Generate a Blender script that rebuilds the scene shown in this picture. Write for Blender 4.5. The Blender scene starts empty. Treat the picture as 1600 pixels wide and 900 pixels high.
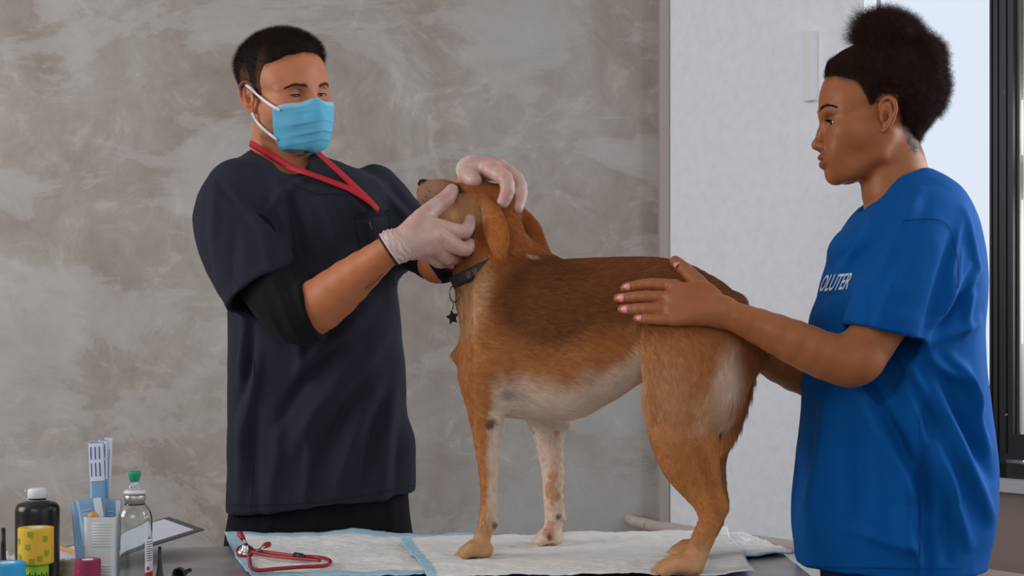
import bpy, math, random
import numpy as np
from mathutils import Vector, Matrix
from mathutils.bvhtree import BVHTree
from mathutils.kdtree import KDTree

SC = bpy.context.scene
COL = SC.collection
# ------------------------------------------------------------------ camera
CAM = (0.0, -2.5, 1.25)
FP, CX, HY = 2250.0, 800.0, 530.0        # focal length in px of the 1600 wide frame, centre column, horizon row
cam = bpy.data.cameras.new('camera'); camo = bpy.data.objects.new('camera', cam); COL.objects.link(camo)
camo.location = CAM; camo.rotation_euler = (math.pi/2, 0, 0)
cam.sensor_width = 36; cam.lens = FP/1600*36; cam.shift_y = (HY-450)/1600
cam.clip_end = 200
SC.camera = camo
# ------------------------------------------------------------------ world, exposure
SC.view_settings.view_transform = 'Standard'; SC.view_settings.look = 'None'
SC.view_settings.gamma = 1; SC.view_settings.exposure = 0.0
W_ = bpy.data.worlds.new('sky'); SC.world = W_; W_.use_nodes = True
bg = W_.node_tree.nodes['Background']
bg.inputs[0].default_value = (0.80, 0.87, 1.0, 1); bg.inputs[1].default_value = 0.98
# ------------------------------------------------------------------ daylight at the window, and two added fill lamps
def area(name, loc, target, size, power, col):
    l = bpy.data.lights.new(name, 'AREA'); l.shape = 'RECTANGLE'; l.size, l.size_y = size; l.energy = power; l.color = col
    o = bpy.data.objects.new(name, l); COL.objects.link(o); o.location = loc
    o.rotation_euler = (Vector(target)-Vector(loc)).to_track_quat('-Z', 'Y').to_euler()
    return o
area('window_daylight', (2.05, 0.45, 1.95), (-0.6, 0.5, 1.1), (1.9, 1.5), 58, (0.88, 0.94, 1.0))
area('left_fill_lamp', (-3.1, -0.7, 2.0), (1.2, 0.8, 1.15), (1.5, 1.5), 52, (0.93, 0.96, 1.0))  # added fill lamp for the white wall; no window is built on the left
area('rear_fill_lamp', (-0.6, -3.7, 2.5), (0.2, 0.4, 1.1), (2.0, 1.2), 22, (1.0, 0.95, 0.90))  # added fill lamp behind the camera; the wall there has no window
# ------------------------------------------------------------------ helpers
def W(px, py, y=0.0):
    d = y-CAM[1]
    return np.array([(px-CX)*d/FP, y, CAM[2]-(py-HY)*d/FP])
def R(rpx, y=0.0): return rpx*(y-CAM[1])/FP
def lin(c):
    c = np.asarray(c, float)/255.0
    return np.where(c <= 0.04045, c/12.92, ((c+0.055)/1.055)**2.4)
def hash3(i, j, k):
    h = (i*374761393 + j*668265263 + k*2147483647 + 12345) & 0xffffffff
    h = ((h ^ (h >> 13))*1274126177) & 0xffffffff
    return ((h ^ (h >> 16)) & 0xffff)/65535.0
def vnoise(P, f):
    Q = np.asarray(P, float)*f; I = np.floor(Q).astype(np.int64); T = Q-I; T = T*T*(3-2*T); r = 0
    for a in (0, 1):
        for b in (0, 1):
            for c in (0, 1):
                w = (T[:, 0] if a else 1-T[:, 0])*(T[:, 1] if b else 1-T[:, 1])*(T[:, 2] if c else 1-T[:, 2])
                r = r+w*hash3(I[:, 0]+a, I[:, 1]+b, I[:, 2]+c)
    return r*2-1
def fbm(P, f, o=3):
    s = 0; a = 1.0
    for i in range(o): s = s+a*vnoise(np.asarray(P)+i*7.3, f*2**i); a *= .5
    return s
def sstep(a, b, x):
    t = np.clip((x-a)/(b-a), 0, 1); return t*t*(3-2*t)

# signed distance shapes
def s_cone(a, b, ra, rb, flat=None):
    a = np.asarray(a, float); b = np.asarray(b, float); ba = b-a; L = max(float(ba@ba), 1e-12)
    if flat is not None:
        u = np.asarray(flat[0], float); u = u/np.linalg.norm(u); f = flat[1]
    def fn(P):
        p = P-a; t = np.clip(p@ba/L, 0, 1); v = p-t[:, None]*ba; r = ra+(rb-ra)*t
        n2 = np.einsum('ij,ij->i', v, v)
        if flat is None: return np.sqrt(n2)-r
        vu = v@u; l = np.sqrt(np.maximum(n2-vu*vu+(vu/f)**2, 1e-14)); n = np.sqrt(n2)
        return (l-r)*(n+1e-7)/(l+1e-7)
    return fn
def s_ell(c, rad, M=None):
    c = np.asarray(c, float); rad = np.asarray(rad, float); M = None if M is None else np.asarray(M, float)
    def fn(P):
        p = P-c
        if M is not None: p = p@M          # columns of M are the ellipsoid's axes
        q = p/rad; k = np.sqrt(np.einsum('ij,ij->i', q, q))+1e-6
        n = np.sqrt(np.einsum('ij,ij->i', p, p))
        d = (k-1)*n/k
        return np.maximum(d, -rad.min())
    return fn
def spline(pts, n):
    """Catmull-Rom through rows of pts, n steps per span"""
    P = np.asarray(pts, float)
    if len(P) < 3: n0 = n; return np.array([P[0]+(P[-1]-P[0])*t for t in np.linspace(0, 1, n0+1)])
    E = np.vstack([2*P[0]-P[1], P, 2*P[-1]-P[-2]]); out = []
    for i in range(1, len(E)-2):
        p0, p1, p2, p3 = E[i-1], E[i], E[i+1], E[i+2]
        for t in np.arange(n)/n:
            out.append(.5*((2*p1)+(-p0+p2)*t+(2*p0-5*p1+4*p2-p3)*t*t+(-p0+3*p1-3*p2+p3)*t**3))
    out.append(P[-1]); return np.array(out)
class Field:
    def __init__(s): s.p = []
    def add(s, fn, k=.01, op='u', tag=None): s.p.append((fn, k, op, tag)); return s
    def chain(s, pts, k=.01, flat=None, sm=0, kin=None, op='u', tag=None):
        """pts: rows x,y,z,r"""
        P = np.asarray(pts, float)
        if sm: P = spline(P, sm); P[:, 3] = np.maximum(P[:, 3], 1e-4)
        for i in range(len(P)-1):
            s.add(s_cone(P[i, :3], P[i+1, :3], P[i, 3], P[i+1, 3], flat), k if i == 0 else (kin if kin is not None else min(k, .004)), op, tag)
        return s
    def ev(s, P, sub=None):
        d = np.full(len(P), 1e3)
        for i in (range(len(s.p)) if sub is None else sub):
            fn, k, op, _ = s.p[i]; e = fn(P)
            if op == 'u':
                if k > 0: h = np.maximum(k-np.abs(d-e), 0)/k; d = np.minimum(d, e)-h*h*k*.25
                else: d = np.minimum(d, e)
            elif op == 's':
                e = -e
                if k > 0: h = np.maximum(k-np.abs(d-e), 0)/k; d = np.maximum(d, e)+h*h*k*.25
                else: d = np.maximum(d, e)
            elif op == 'i': d = np.maximum(d, e)
        return d
def surface(F, h, lo, hi, smooth=1, N=14):
    """surface nets on active blocks -> verts, quads"""
    lo = np.asarray(lo, float); hi = np.asarray(hi, float)
    nb = np.ceil((hi-lo)/(h*N)).astype(int)
    B = np.stack(np.meshgrid(*[np.arange(n) for n in nb], indexing='ij'), -1).reshape(-1, 3)
    C = lo+(B+.5)*N*h
    E = [fn(C) for fn, _, _, _ in F.p]
    D = np.full(len(C), 1e3)
    for i, (fn, k, op, _) in enumerate(F.p):
        e = E[i]
        if op == 'u': hh = np.maximum(k-np.abs(D-e), 0)/max(k, 1e-9); D = np.minimum(D, e)-hh*hh*k*.25
        elif op == 's': D = np.maximum(D, -e)
        else: D = np.maximum(D, e)
    rad = .5*math.sqrt(3)*(N+3)*h
    act = np.where(np.abs(D) < rad*1.5+.01)[0]
    g = np.arange(-1, N+1); n2 = N+2
    G = np.stack(np.meshgrid(g, g, g, indexing='ij'), -1).reshape(-1, 3)
    dims = nb*N+4; st = np.array([dims[1]*dims[2], dims[2], 1], np.int64)
    CO = [(a, b, c) for a in (0, 1) for b in (0, 1) for c in (0, 1)]
    ids, corn, quads = [], [], []
    for bi in act:
        sub = [i for i in range(len(F.p)) if (F.p[i][2] != 'u') and E[i][bi] < rad*1.6+F.p[i][1] or F.p[i][2] == 'i' or F.p[i][2] == 'u' and E[i][bi] < rad*1.6+F.p[i][1]+.012]
        if not sub: continue
        base = B[bi]*N; P = lo+(base+G)*h
        d = F.ev(P, sub).reshape(n2, n2, n2)
        s = d < 0
        if s.all() or not s.any(): continue
        m = N+1; cnt = np.zeros((m, m, m), np.int8)
        for a, b, c in CO: cnt += s[a:a+m, b:b+m, c:c+m]
        ix = np.argwhere((cnt > 0) & (cnt < 8))
        gi = ix-1+base+1
        ids.append(gi@st)
        corn.append(np.stack([d[ix[:, 0]+a, ix[:, 1]+b, ix[:, 2]+c] for a, b, c in CO], 1))
        for ax in range(3):
            sl0 = [slice(1, N+1)]*3; sl1 = list(sl0); sl0[ax] = slice(1, N+1); sl1[ax] = slice(2, N+2) if False else None
            # edge from point p to p+e for p in 0..N-1 ; index in array = p+1
            e0 = s[1:N+1, 1:N+1, 1:N+1]
            sh = [slice(1, N+1)]*3; sh[ax] = slice(2, N+2)
            e1 = s[tuple(sh)]
            k_ = np.argwhere(e0 != e1)
            if len(k_) == 0: continue
            ins = e0[k_[:, 0], k_[:, 1], k_[:, 2]]
            p = k_+base+1
            b_ = np.zeros(3, int); c_ = np.zeros(3, int); b_[(ax+1) % 3] = 1; c_[(ax+2) % 3] = 1
            q = np.stack([(p-b_-c_)@st, (p-c_)@st, p@st, (p-b_)@st], 1)
            q[~ins] = q[~ins][:, ::-1]; quads.append(q)
    ids = np.concatenate(ids); corn = np.concatenate(corn); quads = np.concatenate(quads)
    ids, fi = np.unique(ids, return_index=True); corn = corn[fi]
    CO = np.array(CO); acc = np.zeros((len(ids), 3)); n = np.zeros(len(ids))
    for a in range(8):
        for b in range(a+1, 8):
            df = CO[b]-CO[a]
            if np.abs(df).sum() != 1: continue
            da, db = corn[:, a], corn[:, b]; m = (da < 0) != (db < 0)
            t = np.where(m, da/np.where(m, da-db, 1), 0)
            acc += m[:, None]*(CO[a]+t[:, None]*df); n += m
    acc /= np.maximum(n, 1)[:, None]
    gi = np.stack([ids//st[0], (ids % st[0])//st[1], ids % st[1]], 1)-1
    V = lo+(gi+acc)*h
    Q = np.searchsorted(ids, quads); Q = np.clip(Q, 0, len(ids)-1)
    ok = (ids[Q] == quads).all(1); Q = Q[ok]
    for _ in range(smooth): V = relax(V, Q, .5)
    used = np.zeros(len(V), bool); used[Q.ravel()] = True
    if not used.all():
        mp = np.cumsum(used)-1; V = V[used]; Q = mp[Q]
    return V, Q
def edges_of(Q):
    E = np.concatenate([Q[:, [i, (i+1) % Q.shape[1]]] for i in range(Q.shape[1])]); E.sort(1)
    return np.unique(E, axis=0)
def relax(V, Q, a):
    E = edges_of(Q); n = np.bincount(E.ravel(), minlength=len(V)); S = np.zeros_like(V)
    for c in range(3):
        S[:, c] = np.bincount(E[:, 0], V[E[:, 1], c], len(V))+np.bincount(E[:, 1], V[E[:, 0], c], len(V))
    return V+(S/np.maximum(n, 1)[:, None]-V)*a
def normals(V, Q):
    a = V[Q[:, 2]]-V[Q[:, 0]]; b = V[Q[:, 3 if Q.shape[1] == 4 else 1]]-V[Q[:, 1 if Q.shape[1] == 4 else 0]]
    n = np.cross(a, b) if Q.shape[1] == 4 else np.cross(V[Q[:, 1]]-V[Q[:, 0]], V[Q[:, 2]]-V[Q[:, 0]])
    N = np.zeros_like(V)
    for c in range(3):
        for k in range(Q.shape[1]): N[:, c] += np.bincount(Q[:, k], n[:, c], len(V))
    return N/np.maximum(np.linalg.norm(N, axis=1), 1e-12)[:, None]
def mk(name, V, F, mat=None, parent=None, col=None, smooth=True, mats=None, fmat=None):
    """mesh object from numpy verts and quads/tris (array) or list of faces"""
    me = bpy.data.meshes.new(name)
    if isinstance(F, np.ndarray):
        k = F.shape[1]; me.vertices.add(len(V)); me.vertices.foreach_set('co', np.asarray(V, np.float32).ravel())
        me.loops.add(len(F)*k); me.loops.foreach_set('vertex_index', F.astype(np.int32).ravel())
        me.polygons.add(len(F)); me.polygons.foreach_set('loop_start', np.arange(0, len(F)*k, k, dtype=np.int32))
        me.polygons.foreach_set('loop_total', np.full(len(F), k, np.int32)); me.update(calc_edges=True)
    else:
        me.from_pydata([tuple(map(float, v)) for v in V], [], [tuple(map(int, f)) for f in F]); me.update()
    if smooth: me.polygons.foreach_set('use_smooth', np.ones(len(me.polygons), bool))
    if col is not None:
        at = me.color_attributes.new('col', 'FLOAT_COLOR', 'POINT')
        c = np.ones((len(V), 4), np.float32); c[:, :3] = np.clip(col, 0, 1); at.data.foreach_set('color', c.ravel())
    o = bpy.data.objects.new(name, me); COL.objects.link(o)
    for m in (mats or ([mat] if mat else [])): me.materials.append(m)
    if fmat is not None: me.polygons.foreach_set('material_index', np.asarray(fmat, np.int32))
    if parent: child(o, parent)
    return o
def worldm(o):
    M = Matrix.LocRotScale(o.location, o.rotation_euler, o.scale)
    return M if o.parent is None else worldm(o.parent) @ o.matrix_parent_inverse @ M
def child(o, parent):
    """o is built in world space; keep it there under a parent standing elsewhere"""
    o.parent = parent; o.matrix_parent_inverse = worldm(parent).inverted(); return o
def tag(o, label=None, cat=None, group=None, kind=None):
    if label: o['label'] = label
    if cat: o['category'] = cat
    if group: o['group'] = group
    if kind: o['kind'] = kind
    return o
def thing(name, label, cat, loc, group=None):
    o = bpy.data.objects.new(name, None); COL.objects.link(o); o.location = tuple(map(float, loc)); o.empty_display_size = .05
    return tag(o, label, cat, group)
# ------------------------------------------------------------------ materials
def mat(name, base=(.5, .5, .5), rough=.6, metal=0, attr=False, **kw):
    m = bpy.data.materials.new(name); m.use_nodes = True; nt = m.node_tree; b = nt.nodes['Principled BSDF']
    b.inputs['Base Color'].default_value = (*base, 1); b.inputs['Roughness'].default_value = rough; b.inputs['Metallic'].default_value = metal
    for k, v in kw.items():
        k = k.replace('_', ' ')
        if k in b.inputs: b.inputs[k].default_value = v
    if attr:
        a = nt.nodes.new('ShaderNodeAttribute'); a.attribute_name = 'col'; nt.links.new(a.outputs['Color'], b.inputs['Base Color'])
    return m
def nn(m, t, **kw):
    n = m.node_tree.nodes.new(t)
    for k, v in kw.items(): setattr(n, k, v)
    return n
def lk(m, a, b): m.node_tree.links.new(a, b)
def bsdf(m): return m.node_tree.nodes['Principled BSDF']
def bump_noise(m, scale, strength, dist=.001, detail=4, stretch=None, kind='noise'):
    tc = nn(m, 'ShaderNodeTexCoord'); src = tc.outputs['Object']
    if stretch:
        mp = nn(m, 'ShaderNodeMapping'); mp.inputs['Scale'].default_value = stretch; lk(m, src, mp.inputs[0]); src = mp.outputs[0]
    if kind == 'noise': n = nn(m, 'ShaderNodeTexNoise'); n.inputs['Detail'].default_value = detail; out = n.outputs[0]
    elif kind == 'voronoi': n = nn(m, 'ShaderNodeTexVoronoi'); out = n.outputs[0]
    n.inputs['Scale'].default_value = scale; lk(m, src, n.inputs['Vector'])
    b = nn(m, 'ShaderNodeBump'); b.inputs['Strength'].default_value = strength; b.inputs['Distance'].default_value = dist
    lk(m, out, b.inputs['Height'])
    pr = bsdf(m).inputs['Normal']
    if pr.is_linked: lk(m, pr.links[0].from_socket, b.inputs['Normal'])
    lk(m, b.outputs[0], pr); return n
def ramp(m, src, stops, inp='Base Color'):
    r = nn(m, 'ShaderNodeValToRGB'); e = r.color_ramp.elements
    while len(e) < len(stops): e.new(.5)
    for i, (p, c) in enumerate(stops): e[i].position = p; e[i].color = (*c, 1)
    lk(m, src, r.inputs[0])
    if inp: lk(m, r.outputs[0], bsdf(m).inputs[inp])
    return r
# ------------------------------------------------------------------ simple meshes
def box(lo, hi, bev=0):
    """verts, faces of a box (axis aligned), optionally with chamfered edges"""
    import bmesh
    bm = bmesh.new(); bmesh.ops.create_cube(bm, size=1)
    lo = np.array(lo, float); hi = np.array(hi, float)
    for v in bm.verts: v.co = Vector((lo+hi)/2+np.array(v.co)*(hi-lo))
    if bev: bmesh.ops.bevel(bm, geom=bm.edges[:], offset=bev, segments=2, affect='EDGES', profile=.5)
    bm.verts.index_update(); V = [tuple(v.co) for v in bm.verts]; F = [tuple(v.index for v in f.verts) for f in bm.faces]; bm.free()
    return V, F
def join(parts):
    V, F = [], []
    for v, f in parts:
        o = len(V); V += [tuple(x) for x in v]; F += [tuple(int(i)+o for i in t) for t in f]
    return V, F
def lathe(prof, n=40, c=(0, 0, 0), cap=True):
    """prof rows (r, z)"""
    V, F = [], []; a = np.arange(n)*2*math.pi/n
    for r, z in prof:
        for t in a: V.append((c[0]+r*math.cos(t), c[1]+r*math.sin(t), c[2]+z))
    for i in range(len(prof)-1):
        for j in range(n): k = (j+1) % n; F.append((i*n+j, i*n+k, (i+1)*n+k, (i+1)*n+j))
    if cap: F.append(tuple(range(n-1, -1, -1))); F.append(tuple((len(prof)-1)*n+j for j in range(n)))
    return V, F
def tube(pts, rad, n=12, closed=False, caps=True, flat=None):
    P = np.asarray(pts, float); r = np.broadcast_to(np.asarray(rad, float), (len(P),))
    T = np.gradient(P, axis=0) if not closed else np.roll(P, -1, 0)-np.roll(P, 1, 0)
    T /= np.linalg.norm(T, axis=1)[:, None]+1e-12
    u = np.cross(T[0], (0, 0, 1)); u = u if np.linalg.norm(u) > .1 else np.cross(T[0], (0, 1, 0)); V, F = [], []
    for i in range(len(P)):
        u = u-T[i]*(u@T[i]); u /= np.linalg.norm(u); w = np.cross(T[i], u)
        for j in range(n):
            a = 2*math.pi*j/n; V.append(tuple(P[i]+r[i]*(math.cos(a)*u+math.sin(a)*w*(flat or 1))))
    m = len(P)
    for i in range(m if closed else m-1):
        k = (i+1) % m
        for j in range(n): l = (j+1) % n; F.append((i*n+j, i*n+l, k*n+l, k*n+j))
    if caps and not closed: F.append(tuple(range(n-1, -1, -1))); F.append(tuple((m-1)*n+j for j in range(n)))
    return V, F
def xf(VF, rot=(0, 0, 0), loc=(0, 0, 0), sc=1.0):
    from mathutils import Euler
    M = np.array(Euler(rot).to_matrix()); V = (np.asarray(VF[0], float)*sc)@M.T+np.asarray(loc, float)
    return [tuple(v) for v in V], VF[1]
def bvh(V, F): return BVHTree.FromPolygons([tuple(v) for v in np.asarray(V, float)], [tuple(map(int, f)) for f in F])
def drape(tree, px, py, off=.001, y0=None):
    """the point of a built surface that the photograph shows at (px,py)"""
    o = Vector(CAM); d = (Vector(W(px, py, 0))-o).normalized(); hit = tree.ray_cast(o, d)
    if hit[0] is None: return None
    n = hit[1]; n = n if n.dot(d) < 0 else -n
    return np.array(hit[0]+n*off), np.array(n)
def ribbon(tree, pts, wid, off=.0015, n=6, thick=.001, near=0):
    """flat band laid on a surface along pixel polyline pts (px,py[,w])"""
    P = spline(np.array([list(p)+([wid] if len(p) == 2 else []) for p in pts], float), n)
    L, Nn = [], []; ws = []
    for x, y, w in P:
        r = drape(tree, x, y, off)
        if r is not None: L.append(r[0]); Nn.append(r[1]); ws.append(w)
    L = np.array(L); Nn = np.array(Nn)
    if near:
        Dd = L-np.array(CAM); dist = np.linalg.norm(Dd, axis=1); q = dist.copy()
        for i in range(len(q)): q[i] = dist[max(0, i-near):i+near+1].min()
        L = np.array(CAM)+Dd*(q/dist)[:, None]
    for _ in range(8):
        L[1:-1] = .5*L[1:-1]+.25*(L[2:]+L[:-2]); Nn[1:-1] = .5*Nn[1:-1]+.25*(Nn[2:]+Nn[:-2])
    T = np.gradient(L, axis=0); V, F = [], []
    for i in range(len(L)):
        s = np.cross(T[i], Nn[i]); s /= np.linalg.norm(s)+1e-9; w = R(ws[i], L[i, 1])/2
        for a, b in ((-1, 0), (1, 0), (1, thick), (-1, thick)): V.append(L[i]+s*w*a+Nn[i]*b)
    for i in range(len(L)-1):
        for j in range(4): k = (j+1) % 4; F.append((i*4+j, i*4+k, (i+1)*4+k, (i+1)*4+j))
    m = (len(L)-1)*4; F += [(3, 2, 1, 0), (m, m+1, m+2, m+3)]
    return V, F
def sample(V, Q, n, rng, wt=None):
    """random points on quads: position, normal, face index"""
    T = np.concatenate([Q[:, :3], Q[:, [0, 2, 3]]]); a, b, c = V[T[:, 0]], V[T[:, 1]], V[T[:, 2]]
    cr = np.cross(b-a, c-a); A = np.linalg.norm(cr, axis=1)
    w = A if wt is None else A*wt((a+b+c)/3)
    i = np.searchsorted(np.cumsum(w), rng.random(n)*w.sum()); i = np.clip(i, 0, len(T)-1)
    u, v = rng.random(n), rng.random(n); f = u+v > 1; u[f] = 1-u[f]; v[f] = 1-v[f]
    P = a[i]+(b-a)[i]*u[:, None]+(c-a)[i]*v[:, None]
    return P, cr[i]/np.maximum(A[i], 1e-15)[:, None]
def strands(name, pts, rad, col, m, parent=None, label=None):
    """pts (n,k,3) -> hair curves object"""
    n, k, _ = pts.shape
    h = bpy.data.hair_curves.new(name); h.add_curves([k]*n)
    h.points.foreach_set('position', pts.astype(np.float32).ravel())
    ra = h.attributes.get('radius') or h.attributes.new('radius', 'FLOAT', 'POINT')
    prof = np.linspace(1, .25, k)[None, :]*np.broadcast_to(np.asarray(rad, float).reshape(-1, 1), (n, 1))
    ra.data.foreach_set('value', prof.astype(np.float32).ravel())
    c = np.ones((n, 4), np.float32); c[:, :3] = np.clip(col, 0, 1)
    at = h.attributes.new('col', 'FLOAT_COLOR', 'CURVE'); at.data.foreach_set('color', c.ravel())
    h.materials.append(m); o = bpy.data.objects.new(name, h); COL.objects.link(o); o['kind'] = 'stuff'
    if parent: child(o, parent)
    return o
def folds(V, N, L, front=None):
    """push a cloth surface in or out along creases; L rows: (x0,y0,x1,y1,width px,height mm[,depth y]); pixel coordinates are turned to world X,Z at depth y"""
    D = np.zeros(len(V)); w_ = np.ones(len(V)) if front is None else front
    for r in L:
        x0, y0, x1, y1, w, h = r[:6]; yy = r[6] if len(r) > 6 else 0
        a = W(x0, y0, yy)[[0, 2]]; b = W(x1, y1, yy)[[0, 2]]; ww = R(w, yy); p = V[:, [0, 2]]-a; ba = b-a; l = np.linalg.norm(ba)
        t = p@ba/l/l; s = (p@np.array([-ba[1], ba[0]]))/l
        s = s+ww*.5*np.sin(t*5+x0)*.5
        e = np.where((t > -.15) & (t < 1.15), np.sin(np.clip((t+.15)/1.3, 0, 1)*math.pi)**.8, 0)
        D += h*.001*e*np.exp(-(s/ww)**2)
    return V+N*(D*w_)[:, None]
# ------------------------------------------------------------------ room
def quad_wall(name, pts, m, parent=None):
    return mk(name, pts, [tuple(range(len(pts)))], m, smooth=False)
def prism(A, B, z0, z1, t):
    """wall slab between plan points A and B, t thick behind (left of A->B)"""
    A = np.array(A, float); B = np.array(B, float); n = np.array([-(B-A)[1], (B-A)[0]]); n /= np.linalg.norm(n)
    q = [A, B, B+n*t, A+n*t]; V = [(p[0], p[1], z) for z in (z0, z1) for p in q]
    return V, [(3, 2, 1, 0), (4, 5, 6, 7), (0, 1, 5, 4), (1, 2, 6, 5), (2, 3, 7, 6), (3, 0, 4, 7)]
# polished concrete: warm grey, clouds, trowel marks
mc = mat('polished_concrete', rough=.62)
tc = nn(mc, 'ShaderNodeTexCoord')
n1 = nn(mc, 'ShaderNodeTexNoise'); n1.inputs['Scale'].default_value = 1.7; n1.inputs['Detail'].default_value = 8; n1.inputs['Roughness'].default_value = .62; n1.inputs['Distortion'].default_value = .9
lk(mc, tc.outputs['Object'], n1.inputs['Vector'])
r1 = ramp(mc, n1.outputs[0], [(.30, lin((152, 138, 128))), (.46, lin((166, 155, 147))), (.60, lin((176, 169, 162))), (.72, lin((188, 183, 177)))], None)
n2 = nn(mc, 'ShaderNodeTexNoise'); n2.inputs['Scale'].default_value = 5.5; n2.inputs['Detail'].default_value = 9; n2.inputs['Roughness'].default_value = .7; n2.inputs['Distortion'].default_value = 2.2
lk(mc, tc.outputs['Object'], n2.inputs['Vector'])
r2 = ramp(mc, n2.outputs[0], [(.36, (.45, .435, .42)), (.5, (.5, .5, .5)), (.56, (.52, .52, .52)), (.66, (.68, .69, .69))], None)
mx = nn(mc, 'ShaderNodeMix', data_type='RGBA', blend_type='OVERLAY'); mx.inputs[0].default_value = .75
lk(mc, r1.outputs[0], mx.inputs[6]); lk(mc, r2.outputs[0], mx.inputs[7])
# big lighter patches, like rubbed plaster, by height and side of the wall (a stain with a shape of its own)
n3 = nn(mc, 'ShaderNodeTexNoise'); n3.inputs['Scale'].default_value = 2.6; n3.inputs['Detail'].default_value = 10; n3.inputs['Roughness'].default_value = .66; n3.inputs['Distortion'].default_value = .5
mp3 = nn(mc, 'ShaderNodeMapping'); mp3.inputs['Location'].default_value = (3.1, 0, 1.7); mp3.inputs['Rotation'].default_value = (0, .6, 0); mp3.inputs['Scale'].default_value = (.7, 1, 1.6)
lk(mc, tc.outputs['Object'], mp3.inputs[0]); lk(mc, mp3.outputs[0], n3.inputs['Vector'])
r3 = ramp(mc, n3.outputs[0], [(.50, (0, 0, 0)), (.53, (.35, .35, .35)), (.62, (.6, .6, .6))], None)
mx2 = nn(mc, 'ShaderNodeMix', data_type='RGBA'); lk(mc, r3.outputs[0], mx2.inputs[0]); lk(mc, mx.outputs[2], mx2.inputs[6]); mx2.inputs[7].default_value = (*lin((192, 191, 188)), 1)
lk(mc, mx2.outputs[2], bsdf(mc).inputs['Base Color'])
bump_noise(mc, 14, .25, .002, 8); bump_noise(mc, 90, .12, .0006, 4)
mw = mat('white_plaster', lin((232, 232, 236)), .8)
nw = bump_noise(mw, 35, .5, .0025, 6); bump_noise(mw, 7, .3, .004, 4)
ramp(mw, nw.outputs[0], [(.3, lin((238, 240, 245))), (.6, lin((245, 246, 250)))])
mpk = mat('lower_wall_paint', lin((168, 150, 140)), .75); bump_noise(mpk, 40, .3, .001)
mflr = mat('floor_concrete', lin((120, 112, 104)), .5); bump_noise(mflr, 20, .2, .001)
mceil = mat('ceiling_paint', lin((225, 222, 218)), .9); bump_noise(mceil, 20, .2, .001)
YB = 1.75
o = mk('wall_back', *box((-3.4, YB, 0), (.55, YB+.2, 3.0)), mc, smooth=False); o['kind'] = 'structure'
o = mk('wall_left', *box((-3.6, -4.2, 0), (-3.4, YB+.2, 3.0)), mc, smooth=False); o['kind'] = 'structure'
o = mk('floor', *box((-3.6, -4.2, -.1), (3.4, YB+.2, 0)), mflr, smooth=False); o['kind'] = 'structure'
o = mk('ceiling', *box((-3.6, -4.2, 3.0), (2.2, YB+.2, 3.1)), mceil, smooth=False); o['kind'] = 'structure'
o = mk('wall_behind', *box((-3.6, -4.2, 0), (3.4, -4.0, 3.0)), mw, smooth=False); o['kind'] = 'structure'
# window wall, running from the concrete wall towards the camera's right
A0 = np.array([(1042-CX)*4.2/FP, 1.70]); dr = np.array([.337, -.42]); dr /= np.linalg.norm(dr)
nrm = np.array([-dr[1], dr[0]])            # away from the room
def onwall(px):                            # distance along the wall where a column of the photo meets it
    k = (px-CX)/FP; return (k*(A0[1]-CAM[1])-A0[0])/(dr[0]-k*dr[1])
s1 = onwall(1350); s2 = onwall(1549)
def pw(s, off=0.0): return A0+dr*s+nrm*off
def slab(name, sa, sb, z0, z1, m, off=0, t=.22, kind='structure', parent=None):
    V, F = prism(pw(sa, off), pw(sb, off), z0, z1, t); o = mk(name, V, F, m, smooth=False)
    if kind: o['kind'] = kind
    if parent: o.parent = parent
    return o
ZS = 1.25-(738-HY)*(pw(s2)[1]+2.5)/FP-.012   # sill top
slab('wall_right', 0, s1, 0, 3.0, mw, t=.05)
slab('trim_1', s1, s1+2.6, 2.75, 3.0, mw)
slab('trim_2', s1, s1+2.6, 0, ZS-.03, mpk)
# the beige strip where the white wall ends against the concrete
V, F = box((A0[0]-.022, 1.685, 0), (A0[0]+.004, 1.9, 3.0)); ms = mat('corner_strip_paint', lin((176, 166, 158)), .8); bump_noise(ms, 30, .3, .001)
o = mk('trim_3', V, F, ms, smooth=False); o['kind'] = 'structure'
# window sill
msill = mat('sill_paint', lin((214, 216, 222)), .45); bump_noise(msill, 25, .2, .001)
o = slab('trim_4', s1+.0, s1+2.6, ZS-.028, ZS, msill, off=-.03, t=.22)
# window: dark frame with a fixed pane, then an opening sash
mfr = mat('dark_window_frame', lin((30, 28, 33)), .4); bump_noise(mfr, 60, .15, .0005)
mgk = mat('grey_gasket_metal', lin((128, 124, 116)), .45, .4); bump_noise(mgk, 50, .3, .0006)
mgl = bpy.data.materials.new('window_glass'); mgl.use_nodes = True; nt = mgl.node_tree; nt.nodes.clear()
g_ = nt.nodes.new('ShaderNodeBsdfGlossy'); g_.inputs['Roughness'].default_value = .02; t_ = nt.nodes.new('ShaderNodeBsdfTransparent'); t_.inputs[0].default_value = (.985, .99, .99, 1)
fr = nt.nodes.new('ShaderNodeFresnel'); fr.inputs[0].default_value = 1.25; ms_ = nt.nodes.new('ShaderNodeMixShader'); oo = nt.nodes.new('ShaderNodeOutputMaterial')
for a, b in ((fr.outputs[0], ms_.inputs[0]), (t_.outputs[0], ms_.inputs[1]), (g_.outputs[0], ms_.inputs[2]), (ms_.outputs[0], oo.inputs[0])): nt.links.new(a, b)
win = bpy.data.objects.new('window_1', None); COL.objects.link(win); win['kind'] = 'structure'
def wpart(name, sa, sb, z0, z1, m, off, t, parent=win): return slab(name, sa, sb, z0, z1, m, off, t, None, parent)
def sp(px, off):                           # along-wall coordinate at a column, on a plane set off behind the wall face
    k = (px-CX)/FP; B = A0+nrm*off; return (k*(B[1]-CAM[1])-B[0])/(dr[0]-k*dr[1])
of = .015
a_ = sp(1546, of); b_ = sp(1572, of); ZT = 2.75
zf = 1.25-(700-HY)*(pw(b_, of)[1]+2.5)/FP
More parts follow.
